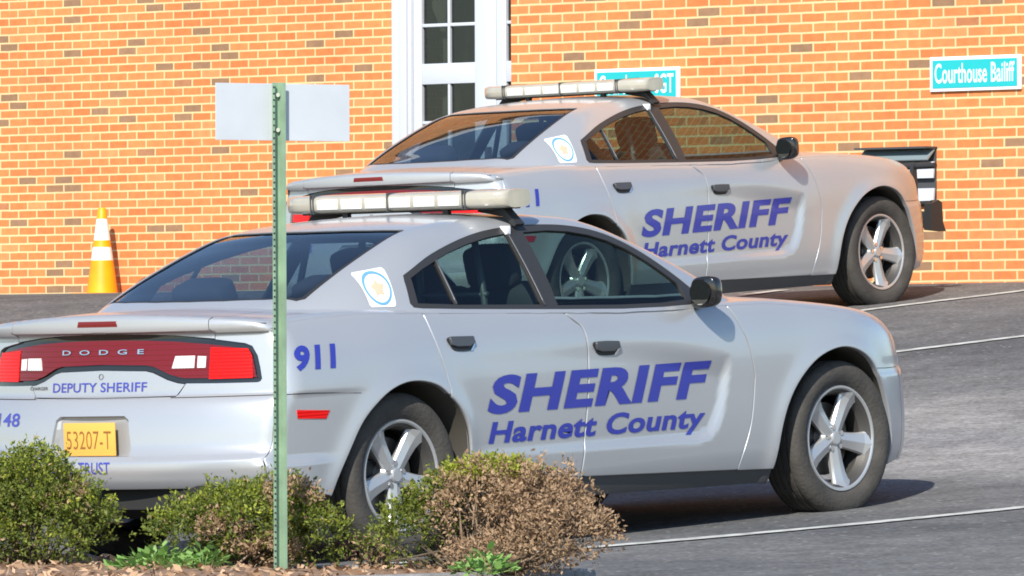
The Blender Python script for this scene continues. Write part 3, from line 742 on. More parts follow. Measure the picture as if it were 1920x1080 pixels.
# ------------------------------------------------------------------ the car: builder
def make_wheel(parent):
    """right hand wheel, axle along y, outer face towards -y"""
    wl = B()
    # rim barrel and lip
    wl.lathe([(.226, .07), (.205, .03), (.200, -.04), (.214, -.075), (.226, -.088)], 56, 'y', 1)
    wl.lathe([(.226, -.0885), (.2325, -.094), (.2405, -.0945), (.2445, -.088), (.243, -.07)], 56, 'y', 0)
    # five broad spokes
    st = [(.030, .036, -.054, .024), (.075, .038, -.056, .026), (.12, .041, -.058, .026), (.165, .046, -.062, .024), (.198, .054, -.069, .020), (.229, .078, -.084, .014)]
    for k in range(5):
        a = math.radians(62 + 72 * k); ca, sa = math.cos(a), math.sin(a); V = []
        for r, hw, y, th in st:
            for u, dy in ((-hw, th), (-hw, .012), (-hw * .86, .002), (0, -.008), (hw * .86, .002), (hw, .012), (hw, th)):
                V.append((r * ca - u * sa, y + dy, r * sa + u * ca))
        F = []
        for i in range(len(st) - 1):
            for j in range(7): F.append((i * 7 + j, i * 7 + (j + 1) % 7, (i + 1) * 7 + (j + 1) % 7, (i + 1) * 7 + j))
        F.append(tuple(range(7))); wl.add(V, F, 0)
    wl.lathe([(.0, -.070), (.026, -.070), (.032, -.066), (.035, -.052), (.066, -.050), (.074, -.036), (.074, .02)], 32, 'y', 0)
    for k in range(5):
        a = math.radians(26 + 72 * k); wl.lathe([(.0, -.062), (.008, -.062), (.0115, -.062), (.0115, -.04)], 10, 'y', 2, (.051 * math.cos(a), 0, .052 * math.sin(a)))
    o = wl.build("wheel", M['alloy'], parent, mats=[M['alloy'], M['alloy_dark'], M['chrome']]); sharp(o, 14)
    t = B(); R_, Wd = .357, .112
    prof = [(.243, -.088), (.262, -.104), (.295, -.113), (.325, -.112), (.343, -.101), (.352, -.088)]
    gr = []
    for c in (-.055, -.018, .018, .055): gr += [(R_ - .001, c - .006), (R_ - .009, c - .005), (R_ - .009, c + .005), (R_ - .001, c + .006)]
    t.lathe(prof + [(R_ - .001, -.078)] + gr + [(R_ - .001, .078)] + [(r, -y) for r, y in prof[::-1]], 72, 'y')
    ty = t.build("tyre", M['rubber'], o); sharp(ty, 30)
    d = B().lathe([(.0, .005), (.165, .005), (.168, .012), (.168, .022)], 40, 'y').build("brake_disc", M['disc'], o); sharp(d, 40)
    B().box((-.15, -.012, -.06), (-.09, .035, .06), bev=.012).build("brake_caliper", M['black'], o, auto=40)
    return o

def copy_tree(o, parent):
    c = o.copy(); COL.objects.link(c); c.parent = parent
    for ch in list(o.children): copy_tree(ch, c)
    return c

def make_car(label, group):
    root = empty("police_car"); tag(root, label, "police car", group)
    PT = M['paint']
    # --- body shell
    items = []
    def P(*a, **k): return patch("p", *a, make=False, **k)
    for lift in (AR_R, AR_L):
        items.append((P(shrink(P_quarter, .005), [], .022, lift, None, fold=.018, roll=.005), 0)); items.append((P(shrink(P_fender, .005), [], .022, lift, None, fold=.018, roll=.005), 0))
    items.append((P(P_rear, [RECESS], .014, lift_rear, None, fold=.02), 0))
    items.append((P(P_top, [shrink(GB, .018)], .028, top_b, None, fold=.0), 0))
    items.append((P(P_nose, [], .028, lift_nose, None), 0))
    dl = [plan_pts(DLO, s) for s in (1, -1)]
    items.append((P(GB, [RG_FULL, WS_FULL] + dl, .022, top_g, None, fold=.012), 0))
    # plate recess
    rec = [(-.2, .51), (.2, .51), (.175, .65), (-.175, .65)]
    b = B(); xo = [lift_rear(np.array([p[0]]), np.array([p[1]]))[0][0] for p in resample(RECESS, .05)]
    ro = resample(RECESS, .05); n = len(ro); V = [tuple(p + np.array([.012, 0, 0])) for p in xo] + [(-2.525, y * .93, .5 + (z - .5) * .97 + .004) for y, z in ro]
    F = [(i, (i + 1) % n, (i + 1) % n + n, i + n) for i in range(n)] + [tuple(range(n, 2 * n))]
    nn = [(-.7, 0, .7)] * len(V)
    vf = [V[i] for f in F for i in f]; ff = []; k = 0; nr = []
    for f in F:
        a, c_, d_ = (np.array(V[f[0]]), np.array(V[f[1]]), np.array(V[f[2]])); g = np.cross(c_ - a, d_ - a); cen = np.mean([V[i] for i in f], axis=0)
        want = np.array([-2.59, 0, .585]) - cen; fl_ = g @ want < 0; idx = list(range(k, k + len(f))); k += len(f)
        if fl_: idx = idx[::-1]; g = -g
        ff.append(tuple(idx)); nr += [tuple(g / (np.linalg.norm(g) + 1e-9))] * len(f)
    items.append(((vf, ff, nr), 0))
    # dark linings: behind the doors, under the roof, in the wheel arches
    for s in (1, -1):
        lift = AR_L if s == 1 else AR_R
        inn = topline(-1.9, .9, 20) + [(.9, .24), (-1.15, .30), (-1.16, .75), (-1.9, .80)]
        v_, f_, n_ = P(inn, [], .06, lift, None, off=-.045); items.append(((v_, f_, n_), 1))
        items.append(((v_, [q[::-1] for q in f_], n_), 1))
    v_, f_, n_ = P(shrink(GB, .03), [shrink(RG_FULL, .01), shrink(WS_FULL, .01)] + [shrink(d, -.0) for d in dl], .045, top_g, None, off=-.022, flip=True); items.append(((v_, f_, n_), 1))
    for s in (1, -1):
        for A_, xc in ((ARF, 1.455), (ARR, -1.568)):
            A2 = np.array(A_); h = hside(A2[:, 0], A2[:, 1]) - .012; V = []; F = []; N = []
            for i in range(len(A2)):
                c = np.array([xc - A2[i, 0], 0, .36 - A2[i, 1]]); c /= np.linalg.norm(c)
                V += [(A2[i, 0], s * h[i], A2[i, 1]), (A2[i, 0], s * .52, A2[i, 1])]; N += [tuple(c)] * 2
            F = [(2 * i, 2 * i + 2, 2 * i + 3, 2 * i + 1) for i in range(len(A2) - 1)]; items.append(((V, F, N), 2))
            V2 = [(x, s * .525, z) for x, z in A2]; items.append(((V2, [tuple(range(len(V2)))], [(0, s, 0)] * len(V2)), 1))
    ub = B().box((-2.35, -.72, .22), (2.1, .72, .30)).box((-1.12, -.86, .19), (.90, .86, .27)); items.append(((ub.v, ub.f, [(0, 0, -1)] * len(ub.v)), 1))
    lowv = B().prism([(-.62, .27), (.62, .27), (.70, .37), (-.70, .37)], -2.52, -2.44, axes='yz'); items.append(((lowv.v, lowv.f, [(-1, 0, 0)] * len(lowv.v)), 1))
    body = join_patches("body", items, [PT, M['under'], M['liner']], root)
    # seams: bumper to wing, bumper corner
    for s in (1, -1):
        for pts in ([(1.69, .654), (1.80, .650), (1.9, .648), (float(xn(.648)), .648)], [(-1.86, .727), (-2.0, .735), (-2.15, .742), (float(xe(.744)), .744)]):
            q = np.array(resample(pts, .03, False)); p, n_ = lift_side(s)(q[:, 0], q[:, 1]); B().tube(p - n_ * .0012, .0024, n=5).build("panel_seam", M['under'], root)
        yy = np.linspace(.40, float(yrear(.744)[0]), 14) * s; p, n_ = lift_rear(yy, np.full(14, .745)); B().tube(p - n_ * .0012, .0024, n=5).build("panel_seam", M['under'], root)
    # --- bonnet, boot lid
    patch("hood", P_hood, [], .03, top_b, PT, root, fold=.015)
    tl = [(P(P_lid_top, [], .025, top_b, None), 0), (P(P_lid_band, [], .0075, lift_rear, None, fold=.012), 0), (P(P_lid_low, [], .018, lift_rear, None, fold=.012), 0)]
    lid = join_patches("trunk_lid", tl, [PT], root)
    kl = B(); p, n_ = lift_rear(np.array([0.0]), np.array([.838])); kl.lathe([(0, -.004), (.011, -.004), (.012, .004)], 16, 'z'); 
    ko = kl.build("lock", M['under'], lid, smooth=False); ko.location = tuple(p[0]); ko.rotation_euler = (0, -math.pi / 2 + math.asin(n_[0][2]), 0)
    # spoiler end seams and high brake light
    patch("brake_light", [(-.118, 1.052), (.118, 1.052), (.112, 1.076), (-.112, 1.076)], [], .015, lift_rear, M['red_dark'], root, fold=.006, off=.002)
    # --- tail light
    tlm = patch("tail_light", LAMP_FULL, [], .02, lift_rear, M['black_gloss'], root, off=-.012)
    patch("lens", shrink(LAMP_FULL, .023), [], .02, lift_rear, M['red_dark'], tlm, off=-.003, fold=.008)
    for s in (1, -1):
        patch("lens", [(s * .566, .819), (s * .758, .819), (s * .748, .915), (s * .73, .944), (s * .566, .953)], [], .02, lift_rear, M['red'], tlm, off=.0005, fold=.003)
        patch("reverse_light", [(s * .385, .868), (s * .495, .868), (s * .495, .920), (s * .40, .920)], [], .015, lift_rear, M['white_lens'], tlm, off=.0005, fold=.003)
        patch("reverse_light", [(s * .508, .868), (s * .548, .868), (s * .548, .916), (s * .508, .918)], [], .015, lift_rear, M['white_lens'], tlm, off=.0005, fold=.003)
    decal("lettering", "D  O  D  G  E", lift_rear, .25, -.235, .932, .953, M['chrome'], tlm, bold=.01, off=.0015, cell=.6)
    decal("lettering", "DEPUTY SHERIFF", lift_rear, .30, -.262, .772, .813, M['blue_thin'], lid, bold=.012, off=.002, cell=.5)
    decal("lettering", "CHARGER", lift_rear, .465, .335, .783, .797, M['alloy_dark'], root, bold=.01, off=.002, cell=.6)
    decal("lettering", "148", lift_rear, .648, .470, .628, .686, M['blue_thin'], root, bold=.012, off=.002, cell=.4)
    decal("lettering", "IN GOD WE TRUST", lift_rear, .37, -.165, .428, .478, M['blue_thin'], root, bold=.008, off=.002, cell=.5)
    # --- plate
    pl = B().box((-2.566, -.1525, .503), (-2.560, .1525, .645), bev=.002).build("license_plate", M['plate'], root, auto=40)
    fl_ = lambda U, V: (np.stack([np.full_like(U, -2.5675), U, V], 1), np.tile([-1., 0, 0], (len(U), 1)))
    decal("lettering", "53207-T", fl_, .135, -.130, .532, .610, M['plate_txt'], pl, bold=-.005, off=0, cell=.9)
    # --- doors, glass
    for s in (-1, 1):
        lift = lift_side(s); gl = lift_side(s, Fg)
        fd = patch("door", shrink(P_front_door, .008), [], .022, lift, PT, root, fold=.016, roll=.006)
        rd = patch("door", shrink(P_rear_door, .008), [], .022, lift, PT, root, fold=.016, roll=.006)
        for d_, xc, zc in ((fd, -.222, .8395), (rd, -1.187, .905)):
            hp = [(xc - .078, zc + .030), (xc + .080, zc + .026), (xc + .083, zc - .004), (xc + .055, zc - .031), (xc - .045, zc - .029), (xc - .076, zc - .004)]
            hd_ = patch("handle", spline(hp, 4, True), [], .012, lift, M['black'], d_, off=.0035, fold=.004)
            patch("handle_pad", [(xc - .074, zc + .028), (xc + .076, zc + .024), (xc + .079, zc + .002), (xc + .04, zc - .012), (xc - .04, zc - .010), (xc - .072, zc - .001)], [], .012, lift, M['handle'], hd_, off=.016, fold=.012, roll=.004)
            patch("handle_bright_spot", [(xc + .050, zc - .034), (xc + .066, zc - .032), (xc + .088, zc - .008), (xc + .084, zc - .002)], [], .012, lift, M['chrome'], hd_, off=.004)  # bright spot low on the handle, put in as a chrome sliver
        # black window surround with the glass set into it
        fr = patch("window_frame", plan_pts(DLO, s), [plan_pts(shrink(g, -.002), s) for g in (G_front, G_rear, G_quarter)], .02, top_g, M['trim'], root, off=-.002, fold=.014)
        for par, g, gm in ((fd, G_front, 'glass'), (rd, G_rear, 'glass'), (fr, G_quarter, 'glass_dark')):
            patch("window", plan_pts(shrink(g, -.006), s), [], .03, top_g, M[gm], par, off=-.011)
        q = np.array(resample([(-.515, 1.375), (-.528, 1.22), (-.545, 1.045)], .03, False)); p, n_ = gl(q[:, 0], q[:, 1])
        B().tube(p + n_ * .001, .0045, n=6).build("window_seal", M['handle'], fr, smooth=True)
        q = np.array(resample([(-1.082, 1.268), (-1.107, 1.075)], .03, False)); p, n_ = gl(q[:, 0], q[:, 1])
        B().tube(p - n_ * .001, .0055, n=6).build("window_seal", M['handle'], fr, smooth=True)
        # lettering on the flank: reads towards the nose on the right side, towards the tail on the left
        k = 1 if s == -1 else -1; ua, ub_ = (-1.05, .438) if k == 1 else (.438, -1.05)
        decal("lettering", "SHERIFF", lift, ua, ub_, .588, .757, M['blue'], root, shear=.38, bold=.040, off=.0025, cell=.1, rise=-.006)
        decal("lettering", "Harnett County", lift, ua, ub_ - .005 * k, .433, .556, M['blue'], root, shear=.36, bold=.030, off=.0025, cell=.15, rise=-.01)
        ua, ub_ = (-2.240, -2.002) if k == 1 else (-2.002, -2.240)
        decal("lettering", "911", lift, ua, ub_, .838, .946, M['blue'], root, shear=.25, bold=.045, off=.0025, cell=.15)
        # emblem on the rear pillar
        C4 = EMB
        def elift(U, V, gl=gl):
            a = np.clip(U, 0, 1)[:, None]; b = np.clip(V, 0, 1)[:, None]
            q = (C4[0] * (1 - a) + C4[1] * a) * b + (C4[3] * (1 - a) + C4[2] * a) * (1 - b); return gl(q[:, 0], q[:, 1])
        em = patch("emblem", [(0, .06), (.06, 0), (.94, 0), (1, .06), (1, .94), (.94, 1), (.06, 1), (0, .94)], [], .08, elift, M['white'], root, off=.0025)
        ring = lambda r: [(.5 + r * math.cos(t), .5 + r * math.sin(t)) for t in np.linspace(0, 2 * math.pi, 40, endpoint=False)]
        patch("emblem_ring", ring(.46), [ring(.385)], .05, elift, M['ring'], em, off=.0045)
        patch("emblem_star", [(.5 + (.26 if i % 2 == 0 else .15) * math.cos(i * math.pi / 5 + math.pi / 2), .5 + (.26 if i % 2 == 0 else .15) * math.sin(i * math.pi / 5 + math.pi / 2)) for i in range(10)], [], .06, elift, M['tan'], em, off=.0045)
        # side marker
        mk = patch("side_marker", [(-2.24, .675), (-2.05, .664), (-2.072, .629), (-2.235, .638)], [], .02, lift, M['red'], root, off=.003, fold=.006)
        # dark sill
        rp = [(-1.166, ZB(-1.166) + .004), (.935, ZB(.935) + .004), (.925, .168), (-1.166, .20)]
        patch("rocker_panel", rp, [], .03, lift, M['rocker'], root, off=-.012, fold=.02)
        # mirror
        mb = B(); bm = bmesh.new(); bmesh.ops.create_uvsphere(bm, u_segments=28, v_segments=18, radius=1)
        for v_ in bm.verts:
            c = v_.co; f = lambda t, e: math.copysign(abs(t) ** e, t)
            x, y, z = f(c.x, .62), f(c.y, .55), f(c.z, .55)
            if x < 0: x *= .35
            v_.co = (.405 + x * .060 + .015 * abs(y) , s * (.980 + y * .074), 1.058 + z * .071 + .006 * y)
        mb.bm(bm); mb.tube([(.50, s * .86, 1.005), (.46, s * .90, 1.012), (.44, s * .945, 1.02)], [.03, .028, .03], n=10)
        mo = mb.build("mirror", M['black_gloss'], root, auto=50)
        g2 = B().prism([(s * (.980 + .058 * math.cos(t)), 1.058 + .055 * math.sin(t)) for t in np.linspace(0, 2 * math.pi, 24, endpoint=False)], (.381), .3835, axes='yz').build("mirror_glass", M['winglass'], mo)
    # --- front and rear screens
    patch("rear_window", shrink(RG_FULL, -.004), [], .04, top_g, M['glass_rear'], root, off=-.007)
    v1 = P(RG_FULL, [shrink(RG_FULL, .022)], .02, top_g, None, off=-.0035); join_patches("window_seal", [(v1, 0)], [M['black']], root)
    patch("windshield", shrink(WS_FULL, -.004), [], .05, top_g, M['glass'], root, off=-.007)
    # --- nose
    for s in (1, -1):
        patch("headlight", [(s * .50, .60), (s * .68, .61), (s * .675, .69), (s * .48, .69)], [], .03, lift_nose, M['white_lens'], root, off=.004, fold=.01)
    patch("grille", [(-.42, .50), (.42, .50), (.44, .70), (-.44, .70)], [], .04, lift_nose, M['black'], root, off=.005, fold=.01)
    # --- light bar
    lb = B(); zc = 1.519; hx, hz = .115, .042
    secs = [(-.655, .66, -.045), (-.643, .80, -.035), (-.57, .98, -.008), (-.47, 1, 0), (.47, 1, 0), (.57, .98, -.008), (.643, .80, -.035), (.655, .66, -.045)]
    prof = [(math.copysign(abs(math.cos(t)) ** .45, math.cos(t)), math.copysign(abs(math.sin(t)) ** .5, math.sin(t))) for t in np.linspace(0, 2 * math.pi, 28, endpoint=False)]
    V = []; F = []
    for y, k, dx in secs:
        V += [(-.475 - dx * .6 + px_ * hx * k, y, zc + pz * hz * (.85 + .15 * k)) for px_, pz in prof]
    n = 28
    for i in range(len(secs) - 1):
        for j in range(n): F.append((i * n + j, i * n + (j + 1) % n, (i + 1) * n + (j + 1) % n, (i + 1) * n + j))
    F += [tuple(range(n))[::-1], tuple((len(secs) - 1) * n + j for j in range(n))]
    lo = B().add(V, F).build("light_bar", M['bar'], root, auto=42)
    cw = .138
    for i in range(6):
        y = (i - 2.5) * .145
        B().box((-.475 - hx - .004, y - cw / 2 + .008, zc - .024), (-.475 - hx + .02, y + cw / 2 - .008, zc + .022), bev=.0035).build("lamp_cell", M['cell'], lo, auto=40)
    for y in (-.462, -.447, 0, .447, .462): B().box((-.475 - hx - .0035, y - .003, zc - .041), (-.475 + hx * .9, y + .003, zc + .0435)).build("seam", M['handle'], lo)
    B().box((-.53, -.57, zc - .047), (-.34, .57, zc - .0375), bev=.003).build("base_tray", M['black'], lo, auto=40)
    for s in (1, -1):
        fb = B(); ztop = float(top_g(np.array([-.43]), np.array([.56]))[0][0, 2])
        fb.prism([(s * .42, zc - .046), (s * .575, zc - .046), (s * .645, ztop - .022), (s * .63, ztop - .034), (s * .565, ztop + .012), (s * .46, ztop + .030), (s * .42, zc - .056)], -.46, -.405, axes='yz')
        fb.build("foot", M['black'], lo)
        e_ = float(top_g(np.array([-.43]), np.array([.30 * s]))[0][0, 2])
        B().box((-.545, s * .30 - .016, e_ - .004), (-.515, s * .30 + .016, zc - .036), bev=.004).build("bracket", M['black'], lo, auto=40)
        zz = float(top_g(np.array([-.51]), np.array([.615 * s]))[0][0, 2]); B().box((-.53, s * .615 - .028, zz - .03), (-.495, s * .615 + .028, zz + .010), bev=.006).build("clamp", M['white'], lo, auto=40)
    # --- wheels
    w0 = make_wheel(root)
    for i, (x, s, z) in enumerate(((1.455, -1, .345), (-1.568, -1, .357), (1.455, 1, .345), (-1.568, 1, .357))):
        o = w0 if i == 0 else copy_tree(w0, root)
        o.location = (x, s * .800, z); o.rotation_euler = (0, (math.radians(9) if x < 0 else 0) * -s, 0 if s < 0 else math.pi)
    # --- interior
    def seat(x, y, wd, nm="seat"):
        b = B(); b.box((x - .02, y - wd / 2, .48), (x + .52, y + wd / 2, .66), bev=.05)
        bm = bmesh.new(); bmesh.ops.create_cube(bm, size=1); bmesh.ops.bevel(bm, geom=list(bm.edges), offset=.28, segments=4, affect='EDGES', profile=.6)
        b.bm(bm, 0, Matrix.Translation((x - .10, y, .86)) @ Matrix.Rotation(math.radians(-17), 4, 'Y') @ Matrix.Diagonal((.16, wd, .58, 1)))
        bm = bmesh.new(); bmesh.ops.create_cube(bm, size=1); bmesh.ops.bevel(bm, geom=list(bm.edges), offset=.3, segments=4, affect='EDGES', profile=.6)
        b.bm(bm, 0, Matrix.Translation((x - .235, y, 1.215)) @ Matrix.Rotation(math.radians(-14), 4, 'Y') @ Matrix.Diagonal((.11, min(.27, wd), .20, 1)))
        return b.build(nm, M['seat'], root, auto=60)
    for s in (1, -1): seat(-.12, s * .40, .50)
    rb = B(); rb.box((-1.22, -.66, .48), (-.72, .66, .66), bev=.05)
    for y in (-.36, .36):
        for zc_, dz, dx, dw in ((.86, .55, -1.30, .66), (1.13, .17, -1.415, .30)):
            bm = bmesh.new(); bmesh.ops.create_cube(bm, size=1); bmesh.ops.bevel(bm, geom=list(bm.edges), offset=.28, segments=4, affect='EDGES', profile=.6)
            rb.bm(bm, 0, Matrix.Translation((dx, y, zc_)) @ Matrix.Rotation(math.radians(-20), 4, 'Y') @ Matrix.Diagonal((.15, dw, dz, 1)))
    rb.box((-1.95, -.62, 1.00), (-1.36, .62, 1.03), bev=.01); rb.build("rear_seat", M['seat'], root, auto=60)
    d = B(); d.box((.36, -.72, .62), (.86, .72, .965), bev=.07); d.box((-.95, -.66, .28), (.70, .66, .34)); d.box((.08, .28, 1.0), (.36, .52, 1.005)).build("dashboard", M['int'], root, auto=50)
    sw = B(); sw.lathe([(.175, -.013), (.19, 0), (.175, .013), (.162, 0), (.175, -.013)], 36, 'z'); sw.box((-.17, -.02, -.006), (.17, .02, .006)); sw.lathe([(0, .012), (.05, .01), (.055, -.01)], 18, 'z')
    so_ = sw.build("steering_wheel", M['int'], root, auto=45); so_.location = (.20, .38, .95); so_.rotation_euler = (0, math.radians(-62), 0)
    pt = B(); 
    for y in (-.60, -.2, .2, .60): pt.tube([(-.62, y, .7), (-.60, y * .93, 1.10), (-.58, y * .82, 1.38)], .016, n=8)
    for z, y in ((.9, .62), (1.1, .58), (1.36, .52)): pt.tube([(-.60, -y, z), (-.60, y, z)], .014, n=8)
    pt.build("partition", M['bar_metal'], root, smooth=True)
    # spot lamp by the driver's screen pillar
    sp = B(); sp.lathe([(0, -.07), (.045, -.06), (.07, -.01), (.075, .015), (.07, .02), (0, .012)], 24, 'z')
    sl = sp.build("spotlight", M['chrome'], root, smooth=True); sl.location = (.50, .93, 1.10); sl.rotation_euler = (0, math.radians(82), 0)
    return root
EMB = np.array([(-1.544, 1.231), (-1.394, 1.251), (-1.466, 1.08), (-1.59, 1.083)])

def rot_ok(m):
    x = Vector(m[0]).normalized(); z = Vector(m[2]); y = z.cross(x).normalized(); z = x.cross(y); return x, y, z
def place(root, origin, fwd, lef, up):
    x = Vector(fwd).normalized(); y = (Vector(lef) - x * x.dot(Vector(lef))).normalized(); z = x.cross(y)
    root.matrix_world = Matrix(((x[0], y[0], z[0], origin[0]), (x[1], y[1], z[1], origin[1]), (x[2], y[2], z[2], origin[2]), (0, 0, 0, 1)))
GRP = "silver sheriff cars in the car park"
car = make_car("nearer silver sheriff police car behind the low bushes and green post, side lettering fully visible", GRP)
place(car, (0, 0, 0), (-.0003, .9988, .0493), (-1, 0, -.0078), (-.0078, -.0493, .9988))
car2 = copy_tree(car, None)
place(car2, (-9.1538, 11.8532, 1.0427), (-.0296, .9972, .0731), (-.9995, -.0286, -.0176), (-.0155, -.0736, .9975))
car2["label"] = "farther silver sheriff police car parked nose to the brick wall, with black push bumper"
# push bumper on the far car
pb = B()
for s in (1, -1):
    pb.prism([(2.46, .40), (2.60, .38), (2.66, .46), (2.665, .84), (2.635, .86), (2.62, .80), (2.60, .52)], s * .30 - .015, s * .30 + .015)
    pb.prism([(2.60, .43), (2.76, .41), (2.735, .47), (2.735, .60), (2.70, .62), (2.62, .60)], s * .42 - .03, s * .42 + .03)
pb.tube([(2.66, -.47, .845), (2.66, .47, .845)], .02, n=12); pb.tube([(2.66, -.42, .60), (2.66, .42, .60)], .018, n=12); pb.box((2.64, -.40, .44), (2.70, .40, .55), bev=.012)
pb.build("push_bumper", M['black'], car2, auto=45)

# ------------------------------------------------------------------ planted bed in the foreground
def facing_quads(P, D, U, ln, wd):
    """leaf blades: roots P, directions D, side vectors U"""
    P = np.asarray(P); n = len(P); V = np.empty((n, 4, 3)); m = P + D * (ln * .5)[:, None]
    V[:, 0] = P; V[:, 1] = m + U * wd[:, None] * .5; V[:, 2] = P + D * ln[:, None]; V[:, 3] = m - U * wd[:, None] * .5
    F = np.arange(n * 4).reshape(n, 4); return V.reshape(-1, 3), F
def unit(a): return a / (np.linalg.norm(a, axis=1, keepdims=True) + 1e-9)
def leaf_mat(name, c0, c1, rough=.6, trans=.25):
    m = bpy.data.materials.new(name); m.use_nodes = True; n = m.node_tree.nodes; l = m.node_tree.links; b = n["Principled BSDF"]
    g = n.new("ShaderNodeNewGeometry"); r = n.new("ShaderNodeValToRGB"); r.color_ramp.elements[0].color = c0 + (1,); r.color_ramp.elements[1].color = c1 + (1,)
    l.new(g.outputs["Random Per Island"], r.inputs[0]); l.new(r.outputs[0], b.inputs["Base Color"]); b.inputs["Roughness"].default_value = rough
    tr = n.new("ShaderNodeBsdfTranslucent"); l.new(r.outputs[0], tr.inputs[0]); mx = n.new("ShaderNodeMixShader"); mx.inputs[0].default_value = trans
    out = n["Material Output"]; l.new(b.outputs[0], mx.inputs[1]); l.new(tr.outputs[0], mx.inputs[2]); l.new(mx.outputs[0], out.inputs[0]); return m
M['leaf'] = leaf_mat("evergreen_leaf", (.065, .105, .017), (.25, .29, .042), .6, .35)
M['leaf_new'] = leaf_mat("new_growth", (.22, .27, .02), (.38, .40, .04))
M['leaf_dead'] = leaf_mat("dry_leaf", (.22, .135, .075), (.46, .31, .185), .8, .15)
M['leaf_weed'] = leaf_mat("weed_leaf", (.15, .30, .06), (.32, .52, .15), .5, .3)
M['twig'] = mat("bare_twig", (.30, .22, .15), .9, noise=(30, .3))
M['twig_dark'] = mat("branch", (.10, .075, .05), .9, noise=(30, .3))
M['mulch'] = mat("mulch", (.26, .16, .10), .95, noise=(18, .5), bump=(45, .9))
M['litter'] = leaf_mat("leaf_litter", (.20, .11, .06), (.60, .40, .25), .85, .1)
M['asphalt_strip'] = M['kerb']

BZ = -.062
KX = 3.12
def bed_z(x, y): return BZ + .012 * np.sin(x * 2.1 + 1) * np.sin(y * 1.7) + .010 * np.sin(x * 5.3) * np.sin(y * 4.1 + 2) - .02 * np.clip(-3.4 - y, 0, 3) * .4
bx = np.linspace(-9, KX - .12, 90); by = np.linspace(-9, -3.03, 44)
V = [(x, y, float(bed_z(x, y)) - (.15 if (x > KX - .125 or y < -8.9) else 0)) for y in by for x in bx]; n = len(bx)
bed = mesh("planting_bed", V, [(j * n + i, j * n + i + 1, (j + 1) * n + i + 1, (j + 1) * n + i) for j in range(len(by) - 1) for i in range(n - 1)], M['mulch'], smooth=True); bed['kind'] = 'structure'
kb = B(); kb.box((-9, -3.03, -.32), (KX, -2.90, -.064), bev=.018); kb.box((KX - .13, -9, -.5), (KX, -3.032, -.066), bev=.018)
k_ = kb.build("kerb", M['kerb'], auto=40); k_['kind'] = 'structure'
# leaf litter and bark
n = 5200; x = rng.uniform(-3, KX - .14, n); y = -3.05 - rng.uniform(0, 1, n) ** 1.4 * 4.2
P0 = np.stack([x, y, bed_z(x, y) + .003], 1); D = unit(np.stack([rng.normal(size=n), rng.normal(size=n), rng.uniform(-.05, .55, n)], 1)); U = unit(np.cross(D, rng.normal(size=(n, 3))))
V, F = facing_quads(P0, D, U, rng.uniform(.02, .06, n), rng.uniform(.008, .028, n))
lt = mesh("leaf_litter", V, F, M['litter']); lt['kind'] = 'stuff'

